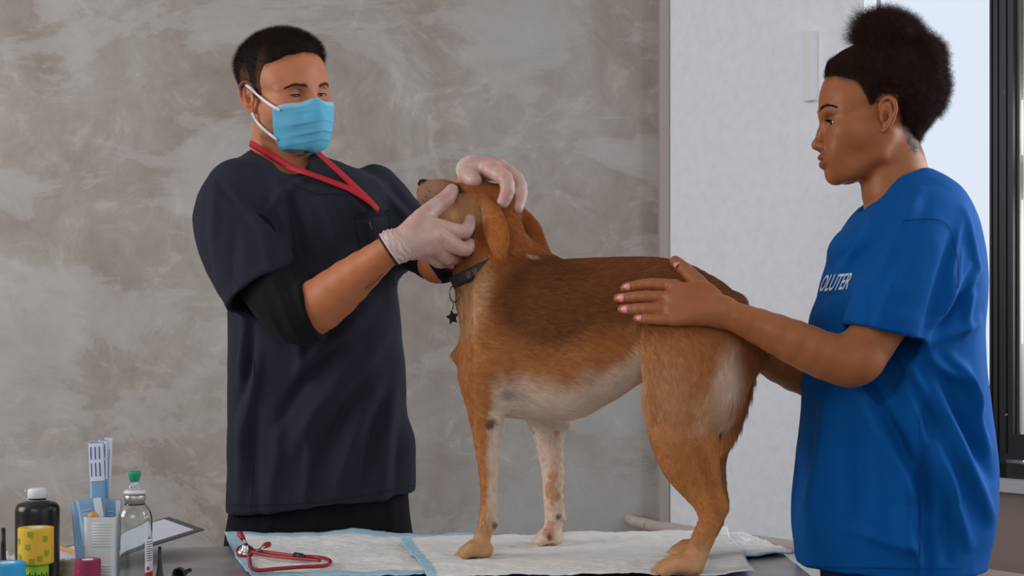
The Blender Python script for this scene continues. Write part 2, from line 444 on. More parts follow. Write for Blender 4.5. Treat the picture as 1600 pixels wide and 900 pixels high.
wpart('frame_rail', s1-.02, s1+2.6, ZS, ZS+.035, mfr, of, .06)
wpart('frame_rail', s1-.02, s1+2.6, ZT-.05, ZT, mfr, of, .06)
wpart('frame_post', a_, b_, ZS, ZT, mfr, of, .07)
wpart('frame_post', s1+2.5, s1+2.6, ZS, ZT, mfr, of, .07)
wpart('frame_post', s1-.05, s1-.012, ZS, ZT, mfr, of, .07)
for k_, (u0, u1) in enumerate(((a_+.004, a_+.008), (a_+.018, a_+.024))): wpart('frame_bead', u0, u1, ZS+.02, ZT-.03, mfr, of-.004, .004)
wpart('pane', s1-.02, a_, ZS+.03, ZT-.05, mgl, of+.03, .005)
sash = bpy.data.objects.new('sash', None); COL.objects.link(sash); sash.parent = win
b2 = sp(1583, of-.012)
wpart('sash_stile', b_+.001, b2, ZS+.045, ZT-.06, mfr, of-.012, .045, sash)
b3 = sp(1592, of)
wpart('frame_bead', b_+.006, b_+.010, ZS+.06, ZT-.08, mfr, of-.017, .005, sash)
wpart('gasket', b2, b3, ZS+.1, ZT-.12, mgk, of+.004, .03, sash)
wpart('sash_rail', b2, s1+2.48, ZS+.045, ZS+.105, mfr, of-.012, .045, sash)
wpart('sash_rail', b2, s1+2.48, ZT-.12, ZT-.06, mfr, of-.012, .045, sash)
wpart('pane', b3, s1+2.48, ZS+.1, ZT-.11, mgl, of+.012, .005, sash)
# grey outside shutter bar seen through the sash at the top right
zz = lambda py, s, off: 1.25-(py-HY)*(pw(s, off)[1]+2.5)/FP
b4 = sp(1590, .25); msh = mat('outer_shutter_grey', lin((120, 120, 120)), .6); bump_noise(msh, 30, .2, .001)
wpart('shutter_slat', b4, b4+.9, zz(155, b4, .25), ZT, msh, .25, .02)
wpart('shutter_slat', b4+.004, b4+.9, zz(312, b4, .25), zz(243, b4, .25), msh, .25, .02)
for i, py in enumerate((146, 155)):
    s_ = sp(1571, of-.012); p = pw(s_, of-.014); V, F = lathe([(.0, -.002), (.004, -.002), (.004, .001), (.002, .003), (0, .003)], 12, cap=False)
    V = [(v[0], -v[2], v[1]) for v in V]; V = np.array(V)*(1 if i == 0 else .6)+np.array([p[0], p[1], zz(py, s_, of)])
    mk('screw', V, F, mgk, win)
V, F = lathe([(.0, -.002), (.004, -.002), (.004, .001), (.002, .003), (0, .003)], 12, cap=False)
s_ = sp(1573, of-.012); p = pw(s_, of-.014)
mk('screw', np.array([(v[0], -v[2], v[1]) for v in V])+np.array([p[0], p[1], zz(648, s_, of)]), F, mgk, win)
# white cover strip on the plaster wall
sx = onwall(1270); p = pw(sx, -.0); zt, zb_ = [1.25-(q-HY)*(p[1]+2.5)/FP for q in (50, 159)]
mst = mat('white_cover_strip', lin((238, 237, 236)), .6); bump_noise(mst, 80, .2, .0006)
V, F = box((-.016, -.022, 0), (.016, .004, zt-zb_), .003); ang = math.atan2(dr[1], dr[0])
V, F = xf((V, F), (0, 0, ang), (p[0], p[1], zb_)); o = mk('cover_strip', V, F, mst, smooth=False)
tag(o, 'narrow white vertical cover strip fixed to the white plaster wall', 'cover strip')
# heating pipe along the foot of the window wall, bent into the concrete wall
mpipe = mat('painted_pipe', lin((196, 180, 172)), .45); bump_noise(mpipe, 40, .2, .001)
zp = 1.25-(821-HY)*4.18/FP; r_ = .0165
q = [np.array([*pw(-.08, -.075), zp+.012])+np.array([0, .12, 0]), np.array([*pw(-.07, -.07), zp+.01]), np.array([*pw(-.03, -.06), zp+.004]), np.array([*pw(.1, -.055), zp]), np.array([*pw(1.2, -.055), zp-.004]), np.array([*pw(2.6, -.055), zp-.008])]
P = spline(q, 8); V, F = tube(P, r_, 18); o = mk('heating_pipe', V, F, mpipe)
tag(o, 'beige painted heating pipe running low along the white wall', 'pipe')
V, F = tube(P[:3]*1.0, r_*1.5, 18); c = mk('pipe_collar', *tube(np.array([P[0]+(P[9]-P[0])*.35, P[0]+(P[9]-P[0])*.45]), r_*1.35, 18), mat('rusty_collar', lin((92, 74, 62)), .7), o)
# ------------------------------------------------------------------ the examination table
TZ = .867
def OT(px, py, z=.867):                     # point of a level plane seen at a pixel
    d = (CAM[2]-z)*FP/(py-HY); return W(px, py, d+CAM[1])
mtab = mat('grey_stone_top', rough=.35)
n_ = bump_noise(mtab, 5, .15, .001, 8); ramp(mtab, n_.outputs[0], [(.3, lin((122, 116, 116))), (.5, lin((158, 153, 153))), (.68, lin((190, 187, 186)))])
poly = [(-1.42, .035), (.444, .302), (.484, .08), (.484, -1.0), (-1.42, -1.0)]
def plate(poly, z0, z1):
    n = len(poly); V = [(x, y, z) for z in (z0, z1) for x, y in poly]
    F = [tuple(range(n)), tuple(range(2*n-1, n-1, -1))]+[((i+1) % n, i, n+i, n+(i+1) % n) for i in range(n)]
    return V, F
tab = thing('examination_table', 'long examination table with a grey mottled top under the dog', 'table', (-.47, -.4, 0))
mk('tabletop', *plate(poly, TZ-.03, TZ), mtab, tab, smooth=False)
mleg = mat('table_metal', lin((150, 150, 152)), .35, .8)
for x, y in ((-1.35, -.03), (.40, .16), (.42, -.93), (-1.35, -.93)): mk('leg', *box((x-.02, y-.02, 0), (x+.02, y+.02, TZ-.03), .003), mleg, tab, smooth=False)
# absorbent pads with a blue border
def pad(name, label, corners, z, amp, seed, lift=(0, 0, 0, 0), border=.021, nu=110, nv=70, sides=(1, 1, 1, 1), grp='absorbent pads on the table', sag=None):
    c = np.array([OT(*q)[:2] if len(q) == 2 else q[:2] for q in corners], float)      # back left, back right, front right, front left
    u, v = np.meshgrid(np.linspace(0, 1, nu), np.linspace(0, 1, nv), indexing='ij'); u, v = u.ravel(), v.ravel()
    P = (c[0]*(1-u)[:, None]+c[1]*u[:, None])*(1-v)[:, None]+(c[3]*(1-u)[:, None]+c[2]*u[:, None])*v[:, None]
    q = np.stack([P[:, 0], P[:, 1], np.full(len(P), seed*3.1)], 1)
    wu = np.linalg.norm(c[1]-c[0]); wv = np.linalg.norm(c[3]-c[0])
    e = np.minimum.reduce([u*wu, (1-u)*wu, v*wv, (1-v)*wv])
    eb = np.minimum.reduce([d if f else d+1 for d, f in zip((u*wu, (1-u)*wu, v*wv, (1-v)*wv), sides)])
    P = P+np.stack([vnoise(q, 14), vnoise(q+5, 14)], 1)*.004
    h = np.abs(fbm(q*np.array([1, 1.8, 1]), 16, 4))*amp+np.maximum(0, fbm(q, 5, 2))*amp*1.5+.0012*np.abs(vnoise(q, 90))
    h += sum(l*np.exp(-(d/.05)**2) for l, d in zip(lift, ((v)*wv, (1-u)*wu, (1-v)*wv, u*wu)))*(.7+.5*fbm(q, 7, 2))
    if sag is not None: h += sag(P)
    Z = z+np.maximum(h, 0); V = np.column_stack([P, Z]); V2 = V.copy(); V2[:, 2] -= .0016
    m = nu*nv; i, j = np.meshgrid(np.arange(nu-1), np.arange(nv-1), indexing='ij'); k = (i*nv+j).ravel()
    Q = np.stack([k, k+nv, k+nv+1, k+1], 1)[:, ::-1]; Q2 = m+Q[:, ::-1]
    rim = [a*nv for a in range(nu)]+[(nu-1)*nv+b for b in range(1, nv)]+[a*nv+nv-1 for a in range(nu-2, -1, -1)]+[b for b in range(nv-2, 0, -1)]
    R_ = np.array([(a, b, m+b, m+a) for a, b in zip(rim, rim[1:]+rim[:1])])
    col = np.tile(lin((232, 230, 226)), (m, 1)); n = fbm(q, 40, 3); col = col*(1+.05*n)[:, None]
    bl = sstep(border+.002, border-.002, eb+.002*vnoise(q, 40))[:, None]; col = col*(1-bl)+lin((166, 200, 218))*bl
    o = mk(name, np.vstack([V, V2]), np.vstack([Q, Q2, R_]), MPAD, None, np.vstack([col, np.tile(lin((150, 196, 222)), (m, 1))]))
    return tag(o, label, 'pad', grp if grp else None)
MPAD = mat('absorbent_pad', rough=.85, attr=True); bump_noise(MPAD, 60, .9, .005, 5, (1, 2, 1)); bump_noise(MPAD, 300, .4, .0008)
pad('absorbent_pad', 'blue-edged white absorbent pad under the red stethoscope', [(350, 849), (772, 840), (690, 902), (391, 903)], TZ+.002, .0045, 1, (.014, 0, 0, .002), border=.034)
pad('absorbent_pad', 'white absorbent pad reaching the right corner of the table', [(1000, 836), (1160, 836), (1247, 868), (1125, 879)], TZ+.002, .005, 2, (.004, 0, 0, 0), sides=(0, 0, 0, 1), border=.012)
pad('absorbent_pad', 'white absorbent pad under the dog\'s paws with crinkled middle', [(628, 852), (1135, 836), (1180, 907), (668, 909)], TZ+.0080, .0036, 3, (.003, .004, 0, 0), nu=170, nv=90, sides=(1, 0, 0, 0))
# ------------------------------------------------------------------ the dog
def C(rows):  # pixel rows (px, py, y, rpx) -> x,y,z,r
    return np.array([[*W(a, b, y), R(r, y)] for a, b, y, r in rows])
dog = thing('dog', 'tan and white short-haired dog standing on the padded table with its head held up', 'dog', (.06, -.02, TZ))
D = Field()
# trunk: loft along the body, rows (px, top, bottom, y centre, half width)
_t = np.array([(728, 530, 580, .055, .030), (733, 480, 612, .05, .052), (744, 445, 636, .048, .073), (765, 424, 649, .04, .090), (800, 414, 652, .03, .098), (850, 409, 655, .015, .102),
      (900, 405, 652, .0, .100), (950, 403, 628, -.02, .090), (1000, 402, 598, -.045, .080), (1040, 405, 578, -.07, .080), (1080, 416, 572, -.09, .082), (1120, 440, 580, -.11, .074), (1150, 470, 590, -.12, .058), (1168, 505, 590, -.125, .036)], float)
_r = []
for px, t, b, y, w in _t:
    p = W(px, t, y); q = W(px, b, y); _r.append((p[0], p[2], q[2], y, w))
_r = spline(np.array(_r), 3)
def trunk(P):
    x = np.clip(P[:, 0], _r[0, 0], _r[-1, 0])
    t, b, y, w = [np.interp(x, _r[:, 0], _r[:, i]) for i in (1, 2, 3, 4)]
    h = (t-b)/2; u = (P[:, 1]-y)/w; v = (P[:, 2]-(t+b)/2)/h
    v2 = v; k = (np.abs(u)**2.2+np.abs(v2)**2.2)**(1/2.2)+1e-6
    n = np.sqrt((P[:, 1]-y)**2+(P[:, 2]-(t+b)/2)**2); d = (k-1)*n/k
    d = np.maximum(d, -np.minimum(w, h)); ex = np.abs(P[:, 0]-x)
    return np.where(ex > 0, np.sqrt(np.maximum(d, 0)**2+ex**2)+np.minimum(d, 0), d)
D.add(trunk, 0)
# neck, withers
D.chain(C([(815, 480, .035, 64), (790, 440, .045, 58), (768, 410, .055, 52), (756, 372, .062, 47)]), .035, sm=2)
D.chain(C([(757, 570, .030, 38), (758, 520, .035, 36), (750, 470, .04, 37), (743, 425, .05, 34)]), .03)
# head
hy = .066
D.chain(C([(776, 330, hy, 43), (752, 322, hy, 38)]), .02, flat=((0, 1, 0), 1.0))
D.chain(C([(742, 330, hy, 37), (716, 316, hy, 27), (690, 306, hy, 24), (672, 303, hy, 21.5)]), .02, flat=((0, 1, 0), .85), kin=.012)
D.chain(C([(727, 362, hy, 30), (752, 372, hy, 36)]), .03)
D.chain(C([(676, 318, hy, 12), (706, 338, hy, 13), (732, 352, hy, 18)]), .018)             # lower jaw
D.add(s_ell(W(661, 287, hy), (R(9, hy), R(11, hy), R(8, hy))), .004, tag='nose')
for s in (-1, 1):
    D.add(s_ell(W(727, 296, hy+s*.030), (.016, .012, .007)), .012)                             # brow
    D.add(s_ell(W(718, 299, hy+s*.031), (.010, .007, .0065)), .005, 's')
    D.add(s_ell(W(657, 290, hy+s*.006), (.003, .0025, .002)), .002, 's')
D.add(s_ell(W(764, 398, .012), (.022, .014, .020)), .02)                                       # loose skin behind the jaw
D.add(s_ell(W(748, 385, .014), (.016, .012, .012)), .016)
# ears
def ear(F, rows, nrm_, f, k=.01, tg='ear'): F.chain(C(rows), k, flat=(nrm_, f), sm=3, kin=.006, tag=tg)
ear(D, [(758, 314, .020, 9), (768, 334, -.004, 16), (775, 360, -.024, 19.5), (781, 384, -.034, 14), (784, 401, -.036, 3.5)], (.25, 1, -.25), .26, .010)
ear(D, [(795, 326, .085, 10), (815, 342, .078, 17), (832, 362, .070, 18), (843, 388, .064, 14), (851, 401, .060, 7)], (.75, 1, .35), .30, .014)
D.chain(C([(800, 375, .045, 26), (822, 392, .045, 13)]), .02)                                 # scruff fold
D.chain(C([(800, 405, .04, 30), (840, 412, .035, 22), (872, 424, .03, 20)]), .03)
# near fore leg
D.add(s_ell(W(768, 560, -.03), (R(41, 0), .036, R(86, 0))), .04)
D.add(s_ell(W(778, 480, -.018), (R(38, 0), .034, R(70, 0))), .04)
D.chain(C([(754, 590, -.03, 34), (758, 640, -.033, 26.5), (760, 672, -.033, 22), (762, 710, -.033, 17.5), (764, 755, -.033, 13.5), (764, 785, -.033, 12.5), (764, 806, -.033, 14), (757, 832, -.033, 12), (749, 850, -.033, 12.5)]), .03, flat=((0, 1, 0), .85), sm=2)
D.add(s_ell(W(771, 657, -.033), (R(12, 0), .014, R(12, 0))), .012)
D.add(s_ell(W(772, 818, -.036), (.008, .008, .007)), .006)
def paw(F, cx, y, w, L, zb, toes=4, k=.006):
    """toes spread over y, pointing to -x"""
    for i in range(toes):
        s = (i-(toes-1)/2)/(toes/2); l = L*(1.0-.22*abs(s)**1.5)
        b = np.array([cx, y+s*w*.55, zb+.020]); m = np.array([cx-l*.55, y+s*w*1.0, zb+.0185]); t = np.array([cx-l*1.1, y+s*w*1.15, zb+.0105])
        F.add(s_cone(b, m, .0115, .0112), .006); F.add(s_cone(m, t, .0112, .0098), .0015)
        F.add(s_cone(t+(-.007, 0, .001), t+(-.0175, 0, -.005), .0034, .0010), .001, tag='claw')
    F.add(s_ell((cx+.002, y, zb+.014), (.022, w*1.0, .0145)), .008)
ZP = .875
paw(D, W(750, 860, -.033)[0], -.033, .027, .026, ZP)
# far fore leg
D.chain(C([(850, 615, .10, 40), (856, 655, .115, 30), (859, 690, .12, 21.5), (864, 740, .12, 17), (865, 780, .12, 15.5), (867, 806, .12, 15), (863, 830, .12, 13), (860, 842, .12, 13)]), .03, flat=((0, 1, 0), .8), sm=2)
D.add(s_ell(W(880, 664, .118), (.010, .012, .010)), .01)
D.add(s_ell(W(878, 811, .117), (.008, .008, .007)), .006)
paw(D, W(860, 850, .12)[0], .12, .026, .020, ZP)
# near hind leg
D.add(s_ell(W(1082, 540, -.155), (R(84, -.15), .050, R(92, -.15))), .05)
D.chain(C([(1078, 560, -.165, 66), (1072, 610, -.17, 68), (1066, 655, -.175, 57), (1066, 690, -.178, 47), (1072, 724, -.18, 38), (1086, 754, -.18, 28), (1098, 775, -.185, 22), (1109, 792, -.19, 18)]), .03, flat=((0, 1, 0), .60), sm=2)
D.chain(C([(1108, 700, -.178, 16), (1116, 745, -.182, 9), (1124, 782, -.188, 8.5), (1125, 793, -.19, 10)]), .02)   # Achilles tendon to the hock
D.chain(C([(1118, 794, -.19, 16), (1106, 824, -.196, 17), (1092, 856, -.203, 17), (1082, 884, -.21, 18)]), .02, flat=((0, 1, 0), .85), sm=2)
XH = W(1072, 895, -.21)[0]
paw(D, XH, -.212, .030, .038, ZP)
# far hind leg
D.add(s_ell(W(1112, 545, -.07), (R(62, -.07), .05, R(90, -.07))), .05)
D.chain(C([(1110, 600, -.045, 58), (1112, 650, -.035, 46), (1108, 690, -.035, 34), (1112, 725, -.035, 22), (1120, 755, -.035, 15), (1125, 783, -.035, 12)]), .03, flat=((0, 1, 0), .75), sm=2)
D.chain(C([(1128, 786, -.035, 9.5), (1117, 815, -.035, 13), (1102, 842, -.035, 13), (1090, 860, -.035, 14)]), .012, flat=((0, 1, 0), .85), sm=2)
paw(D, W(1086, 868, -.035)[0], -.035, .026, .032, ZP)
# tail, hanging close behind the legs
D.chain(C([(1148, 478, -.115, 20), (1166, 520, -.115, 18), (1168, 565, -.11, 15), (1160, 612, -.10, 14), (1148, 655, -.10, 12), (1136, 690, -.10, 9), (1128, 712, -.10, 5)]), .02, sm=2)
# buttock behind the white patch
D.add(s_ell(W(1118, 600, -.175), (R(44, -.17), .032, R(62, -.17))), .03)
D.add(s_ell(W(1150, 545, -.13), (R(26, -.13), .03, R(48, -.13))), .03)
# creases
for a, b, r, k in (((1003, 600), (990, 545), 8, .03), ((823, 430), (790, 520), 5, .03), ((1128, 655), (1140, 600), 4, .02)):
    y0 = -.245 if a[0] > 1100 else (-.14 if a[0] > 900 else -.095)
    D.add(s_cone(W(*a, y0), W(*b, y0), R(r, 0), R(r, 0)), k, 's')
dogV, dogQ = surface(D, .0034, (-.42, -.36, TZ-.01), (.52, .28, 1.60), smooth=2)
dogN = normals(dogV, dogQ)
def img(P):  # where a point sits on the photo, used to lay out the coat's patches over the body
    d = P[:, 1]-CAM[1]; return np.stack([CX+P[:, 0]*FP/d, HY-(P[:, 2]-CAM[2])*FP/d], 1)
def blob(u, cx, cy, rx, ry, ang=0, soft=.35):
    c, s = math.cos(math.radians(ang)), math.sin(math.radians(ang)); x = u[:, 0]-cx; y = u[:, 1]-cy
    q = np.sqrt(((x*c+y*s)/rx)**2+((-x*s+y*c)/ry)**2); return sstep(1+soft, 1-soft, q)
TAN, RED, DARK, CREAM, WHITE, GREY = [lin(c) for c in ((178, 116, 66), (154, 86, 40), (110, 62, 29), (208, 168, 126), (228, 208, 188), (112, 92, 76))]
def coat(P, N):
    n = fbm(P, 22, 3)*.6
    # patches are given at the near flank and use the body's own coordinates
    px = 800+(P[:, 0])*900; u = np.stack([px, 530-(P[:, 2]-1.25)*900], 1)+n[:, None]*9
    v = img(P)+n[:, None]*9
    def mixc(c, t, k): return c*(1-k[:, None])+t*k[:, None]
    c = np.tile(TAN, (len(P), 1))
    c = mixc(c, RED, sstep(560, 470, v[:, 1]+n*10)*.8)
    c = mixc(c, DARK, np.clip(blob(v, 960, 455, 210, 62, -2, .6)*.95+blob(v, 850, 480, 55, 70, 10, .6)*.8, 0, .95))
    c = mixc(c, RED, blob(v, 780, 340, 55, 60, 0, .5)*.7)
    c = mixc(c, CREAM, blob(v, 738, 470, 22, 60, 12, .6)*.5)
    c = mixc(c, RED, sstep(1140, 1165, v[:, 0])*sstep(700, 560, v[:, 1])*.8)
    # belly
    up = N[:, 2]; hgt = v[:, 1]
    bl = np.interp(v[:, 0], [740, 780, 850, 920, 980, 1005], [612, 600, 604, 592, 556, 540])
    belly = sstep(-26, 34, hgt-bl+n*14)*sstep(755, 775, v[:, 0])*sstep(1008, 990, v[:, 0])*sstep(690, 660, hgt)
    c = mixc(c, WHITE, belly*.92)
    c = mixc(c, GREY, blob(v, 808, 625, 26, 10, 10, .6)*.45)
    c = mixc(c, WHITE, sstep(-.3, -.8, up)*(hgt < 700)*(v[:, 0] > 760)*.8)
    c = mixc(c, CREAM, blob(v, 1000, 640, 10, 60, 0, .8)*.6)
    # buttock patch
    c = mixc(c, WHITE, blob(v, 1134, 606, 20, 48, 8, .8)*.9)
    c = mixc(c, CREAM, blob(v, 1108, 640, 18, 42, 24, .6)*.75)
    c = mixc(c, CREAM, blob(v, 1045, 620, 35, 60, 0, .8)*.35)
    # fore legs: tan outside, cream behind and below
    fl = (v[:, 1] > 640)*(v[:, 0] < 830)
    c = mixc(c, WHITE, fl*sstep(754, 768, v[:, 0]+(v[:, 1]-700)*-.02+n*4)*.85)
    c = mixc(c, CREAM, fl*sstep(760, 850, v[:, 1])*.6)
    c = mixc(c, lin((70, 50, 40)), blob(v, 765, 661, 9, 9, 0, .4)*.85)
    ff = (v[:, 1] > 645)*(v[:, 0] > 815)*(v[:, 0] < 920)*(P[:, 1] > .03)
    c = mixc(c, WHITE, ff*.85)
    c = mixc(c, lin((196, 130, 84)), ff*sstep(.25, .6, fbm(P, 60, 3)+blob(v, 864, 770, 9, 90, 0, .6)*.55-.1)*.7)
    for q in ((771, 819), (877, 812), (857, 838)): c = mixc(c, lin((80, 62, 50)), blob(v, *q, 5, 5, 0, .5)*.8)
    # hind legs
    hl = (v[:, 1] > 700)*(v[:, 0] > 1000)
    c = mixc(c, RED, hl*blob(v, 1108, 750, 9, 60, -18, .6)*.5)
    c = mixc(c, CREAM, hl*sstep(820, 880, v[:, 1])*.55)
    # head
    c = mixc(c, CREAM, blob(v, 722, 330, 40, 24, 20, .6)*.45)
    c = mixc(c, lin((150, 112, 88)), blob(v, 676, 308, 34, 34, 0, .4)*.9)
    c = mixc(c, lin((128, 106, 92)), blob(v, 664, 316, 14, 18, 0, .6)*.7)
    c = mixc(c, lin((40, 32, 30)), sstep(.25, -.05, (np.linalg.norm((P-W(661, 286, hy))*np.array([1, .8, 1]), axis=1)-.010)/.004))
    sp_ = (np.linalg.norm(P-W(672, 312, hy-.02), axis=1) < .02)*(vnoise(P, 480) > .45)
    c = mixc(c, lin((70, 52, 44)), sp_*.8)
    c = mixc(c, lin((40, 28, 22)), blob(v, 718, 298, 9, 6, 0, .5)*.9)
    c = mixc(c, lin((186, 112, 52)), blob(v, 774, 364, 15, 40, -14, .4)*.7*(P[:, 1] < .005))
    c = mixc(c, lin((96, 52, 28)), blob(v, 790, 392, 6, 22, -10, .6)*.5*(P[:, 1] > -.015))  # shade under the near ear, painted into the neck's coat
    c = mixc(c, lin((110, 58, 30)), blob(v, 752, 362, 10, 18, 20, .6)*.7)  # gap in front of the ear darkened, shade painted into the coat
    c = mixc(c, lin((215, 205, 190)), blob(v, 832, 402, 9, 4, 10, .5)*.45)
    c = mixc(c, lin((100, 56, 26)), blob(v, 800, 445, 8, 40, 42, .6)*.5)
    c *= (1+.08*fbm(P, 120, 2))[:, None]
    return np.clip(c, 0, 1)
mdog = mat('dog_coat', rough=.85, attr=True); bump_noise(mdog, 260, .5, .0015, 3, (1, 1, 1)); bsdf(mdog).inputs['Specular IOR Level'].default_value = .2
dogbody = mk('body', dogV, dogQ, mdog, dog, coat(dogV, dogN))
# coat of short hairs
mfur = mat('dog_fur', rough=.55, attr=True); bsdf(mfur).inputs['Specular IOR Level'].default_value = .25
rng = np.random.default_rng(5)
def fur(n, wt=None):
    P, N = sample(dogV, dogQ, n, rng, wt)
    v = img(P)
    # lie of the coat: from the nose back, down the neck and legs
    f = np.zeros_like(P); f[:, 0] = 1.0; f[:, 2] = -.25
    neck = sstep(450, 400, v[:, 1])*(v[:, 0] < 850); f[:, 2] = f[:, 2]-.9*neck; f[:, 0] -= .2*neck
    chest = (v[:, 0] < 740)*(v[:, 1] > 400); f[:, 0] -= .5*chest; f[:, 2] -= .8*chest
    th = sstep(990, 1040, v[:, 0])*sstep(480, 560, v[:, 1]); f[:, 0] -= .85*th; f[:, 2] -= 1.0*th
    wp = blob(v, 1125, 620, 40, 60, 8, .5); f[:, 0] -= .5*wp
    lg = sstep(640, 680, v[:, 1]); f[:, 0] = f[:, 0]*(1-lg)+.1*lg; f[:, 2] = f[:, 2]*(1-lg)-1.2*lg
    f += .35*np.stack([vnoise(P, 25), vnoise(P+3, 25), vnoise(P+9, 25)], 1)+rng.normal(0, .13, P.shape)
    f -= N*(f*N).sum(1)[:, None]; f /= np.linalg.norm(f, axis=1)[:, None]+1e-9
    L = np.full(n, .010); L = np.where(v[:, 1] > 660, .0055, L); L = np.where(P[:, 2] < ZP+.045, .0024, L); L = np.where((v[:, 1] < 395), .006, L)
    L = np.where((v[:, 0] < 740) & (v[:, 1] < 340), .0022, L)
    L = L+.010*blob(v, 900, 640, 110, 22, -8, .5)+.010*blob(v, 1135, 620, 30, 60, 8, .5)+.012*(v[:, 0] > 1145)*(v[:, 1] > 540)*(v[:, 1] < 700)
    L = L+.004*blob(v, 840, 425, 60, 25, 5, .5)
    L *= rng.uniform(.6, 1.2, n)
    t = np.linspace(0, 1, 4)[None, :, None]
    lift = .30
    Q = P[:, None]+L[:, None, None]*(f[:, None]*t+N[:, None]*(lift*t*(1.0-.6*t)))
    c = coat(P, N)*rng.uniform(.84, 1.2, n)[:, None]
    return Q, c
Q_, c_ = fur(150000, lambda c: np.where(np.linalg.norm(c-W(658, 288, hy), axis=1) < .014, 0, np.where(c[:, 2] < TZ+.012, .2, 1)))
o = strands('fur', Q_, rng.uniform(.00012, .00022, len(Q_)), c_, mfur, dog)
# claws, eyes
mclaw = mat('claw', lin((70, 58, 50)), .35); Vs = []
mey = mat('dog_eye', (.012, .007, .004), .08)
for s in (-1, 1):
    mk('eye', *xf(lathe([(.0001, -.0075), (.004, -.0063), (.0065, -.0037), (.0075, 0), (.0065, .0037), (.004, .0063), (.0001, .0075)], 16), (0, 0, 0), W(721, 302, hy+s*.0215), .7), mey, dog)
# collar with a metal ring and a black tag shaped like a star
dt = bvh(dogV, dogQ); mcol = mat('collar_black_webbing', lin((34, 33, 38)), .7); bump_noise(mcol, 400, .5, .0006)
mcw = mat('collar_brown_wear', lin((92, 70, 52)), .8)
# collar: a loop round the neck in a tilted plane
c0 = W(757, 421, .045); ax = W(800, 400, .045)-W(707, 441, .045); ax[1] = 0; ax /= np.linalg.norm(ax); up_ = np.cross(ax, (0, 1, 0)); up_ = up_ if up_[2] > 0 else -up_
L, Nn = [], []
for t in np.linspace(0, 2*math.pi, 72, endpoint=False):
    dd = ax*math.cos(t)+np.array([0, 1, 0])*math.sin(t)
    h = dt.ray_cast(Vector(c0+dd*.25), Vector(-dd)); p = np.array(h[0]) if h[0] is not None else c0+dd*.06
    r = min(max(np.linalg.norm(p-c0), .052), .0625); L.append(r); Nn.append(dd)
L = np.array(L)
for _ in range(6): L = np.maximum(L*1.0, .25*np.roll(L, 1)+.5*L+.25*np.roll(L, -1)) if _ < 2 else .25*np.roll(L, 1)+.5*L+.25*np.roll(L, -1)
Vc, Fc = [], []; hw = R(9.5, 0)
for i in range(72):
    p = c0+Nn[i]*(L[i]+.0035)
    for a, b in ((-1, 0), (1, 0), (1, .0026), (-1, .0026)): Vc.append(p+up_*hw*a+Nn[i]*b)
    for j in range(4): k = (j+1) % 4; l = (i+1) % 72; Fc.append((i*4+j, i*4+k, l*4+k, l*4+j))
collar = mk('collar', Vc, Fc, mcol); tag(collar, 'black webbing dog collar with worn brown patches round the dog\'s neck', 'collar')
i0 = int(np.argmin([c0[0]*0+(c0+Nn[i]*L[i])[0] for i in range(72)])); pr = c0+Nn[i0]*(L[i0]+.006)
# worn patches of lighter thread
for (xa, xb) in ((20, 21.2), (47, 48.5), (50.5, 51.6), (54, 55)):
    ii = int(xa) % 72; V_, F_ = [], []
    for i in (ii, ii+1, ii+2):
        p = c0+Nn[i % 72]*(L[i % 72]+.0064)
        for a in (-.55, .55): V_.append(p+up_*hw*a)
    mk('worn_patch', V_, [(0, 1, 3, 2), (2, 3, 5, 4)], mcw, collar)
mring = mat('collar_ring_metal', lin((120, 112, 100)), .35, .9)
pr = W(709, 441, .0); rc = W(710, 459, -.0); rr = R(13, 0); th = np.linspace(0, 2*math.pi, 28, endpoint=False)
ring = mk('ring', *tube([rc+np.array([math.cos(t)*rr*.55, math.cos(t)*rr*.6, math.sin(t)*rr]) for t in th], .0013, 8, closed=True), mring, collar); ring['label'] = 'dull metal ring'
sc_ = W(707, 496, .0); V_, F_ = [], []
for yv in (-.0011, .0011):
    V_.append(sc_+(0, yv*1.4, 0))
    for i in range(10):
        a = math.pi/2+.2+i*math.pi/5; r_s = R(12.5, 0) if i % 2 == 0 else R(6.5, 0); V_.append(sc_+np.array([math.cos(a)*r_s*.8, yv+math.cos(a)*r_s*.5, math.sin(a)*r_s]))
for i in range(10): k = (i+1) % 10; F_ += [(0, 1+k, 1+i), (11, 12+i, 12+k), (1+i, 1+k, 12+k, 12+i)]
star = mk('star_tag', V_, F_, mat('tag_black', lin((22, 22, 26)), .5), collar, smooth=False); star['label'] = 'black star-shaped tag'
mk('tag_link', *tube([rc+np.array([-.001, -.003, -rr]), sc_+(0, 0, R(12, 0))], .0012, 8), mring, collar)
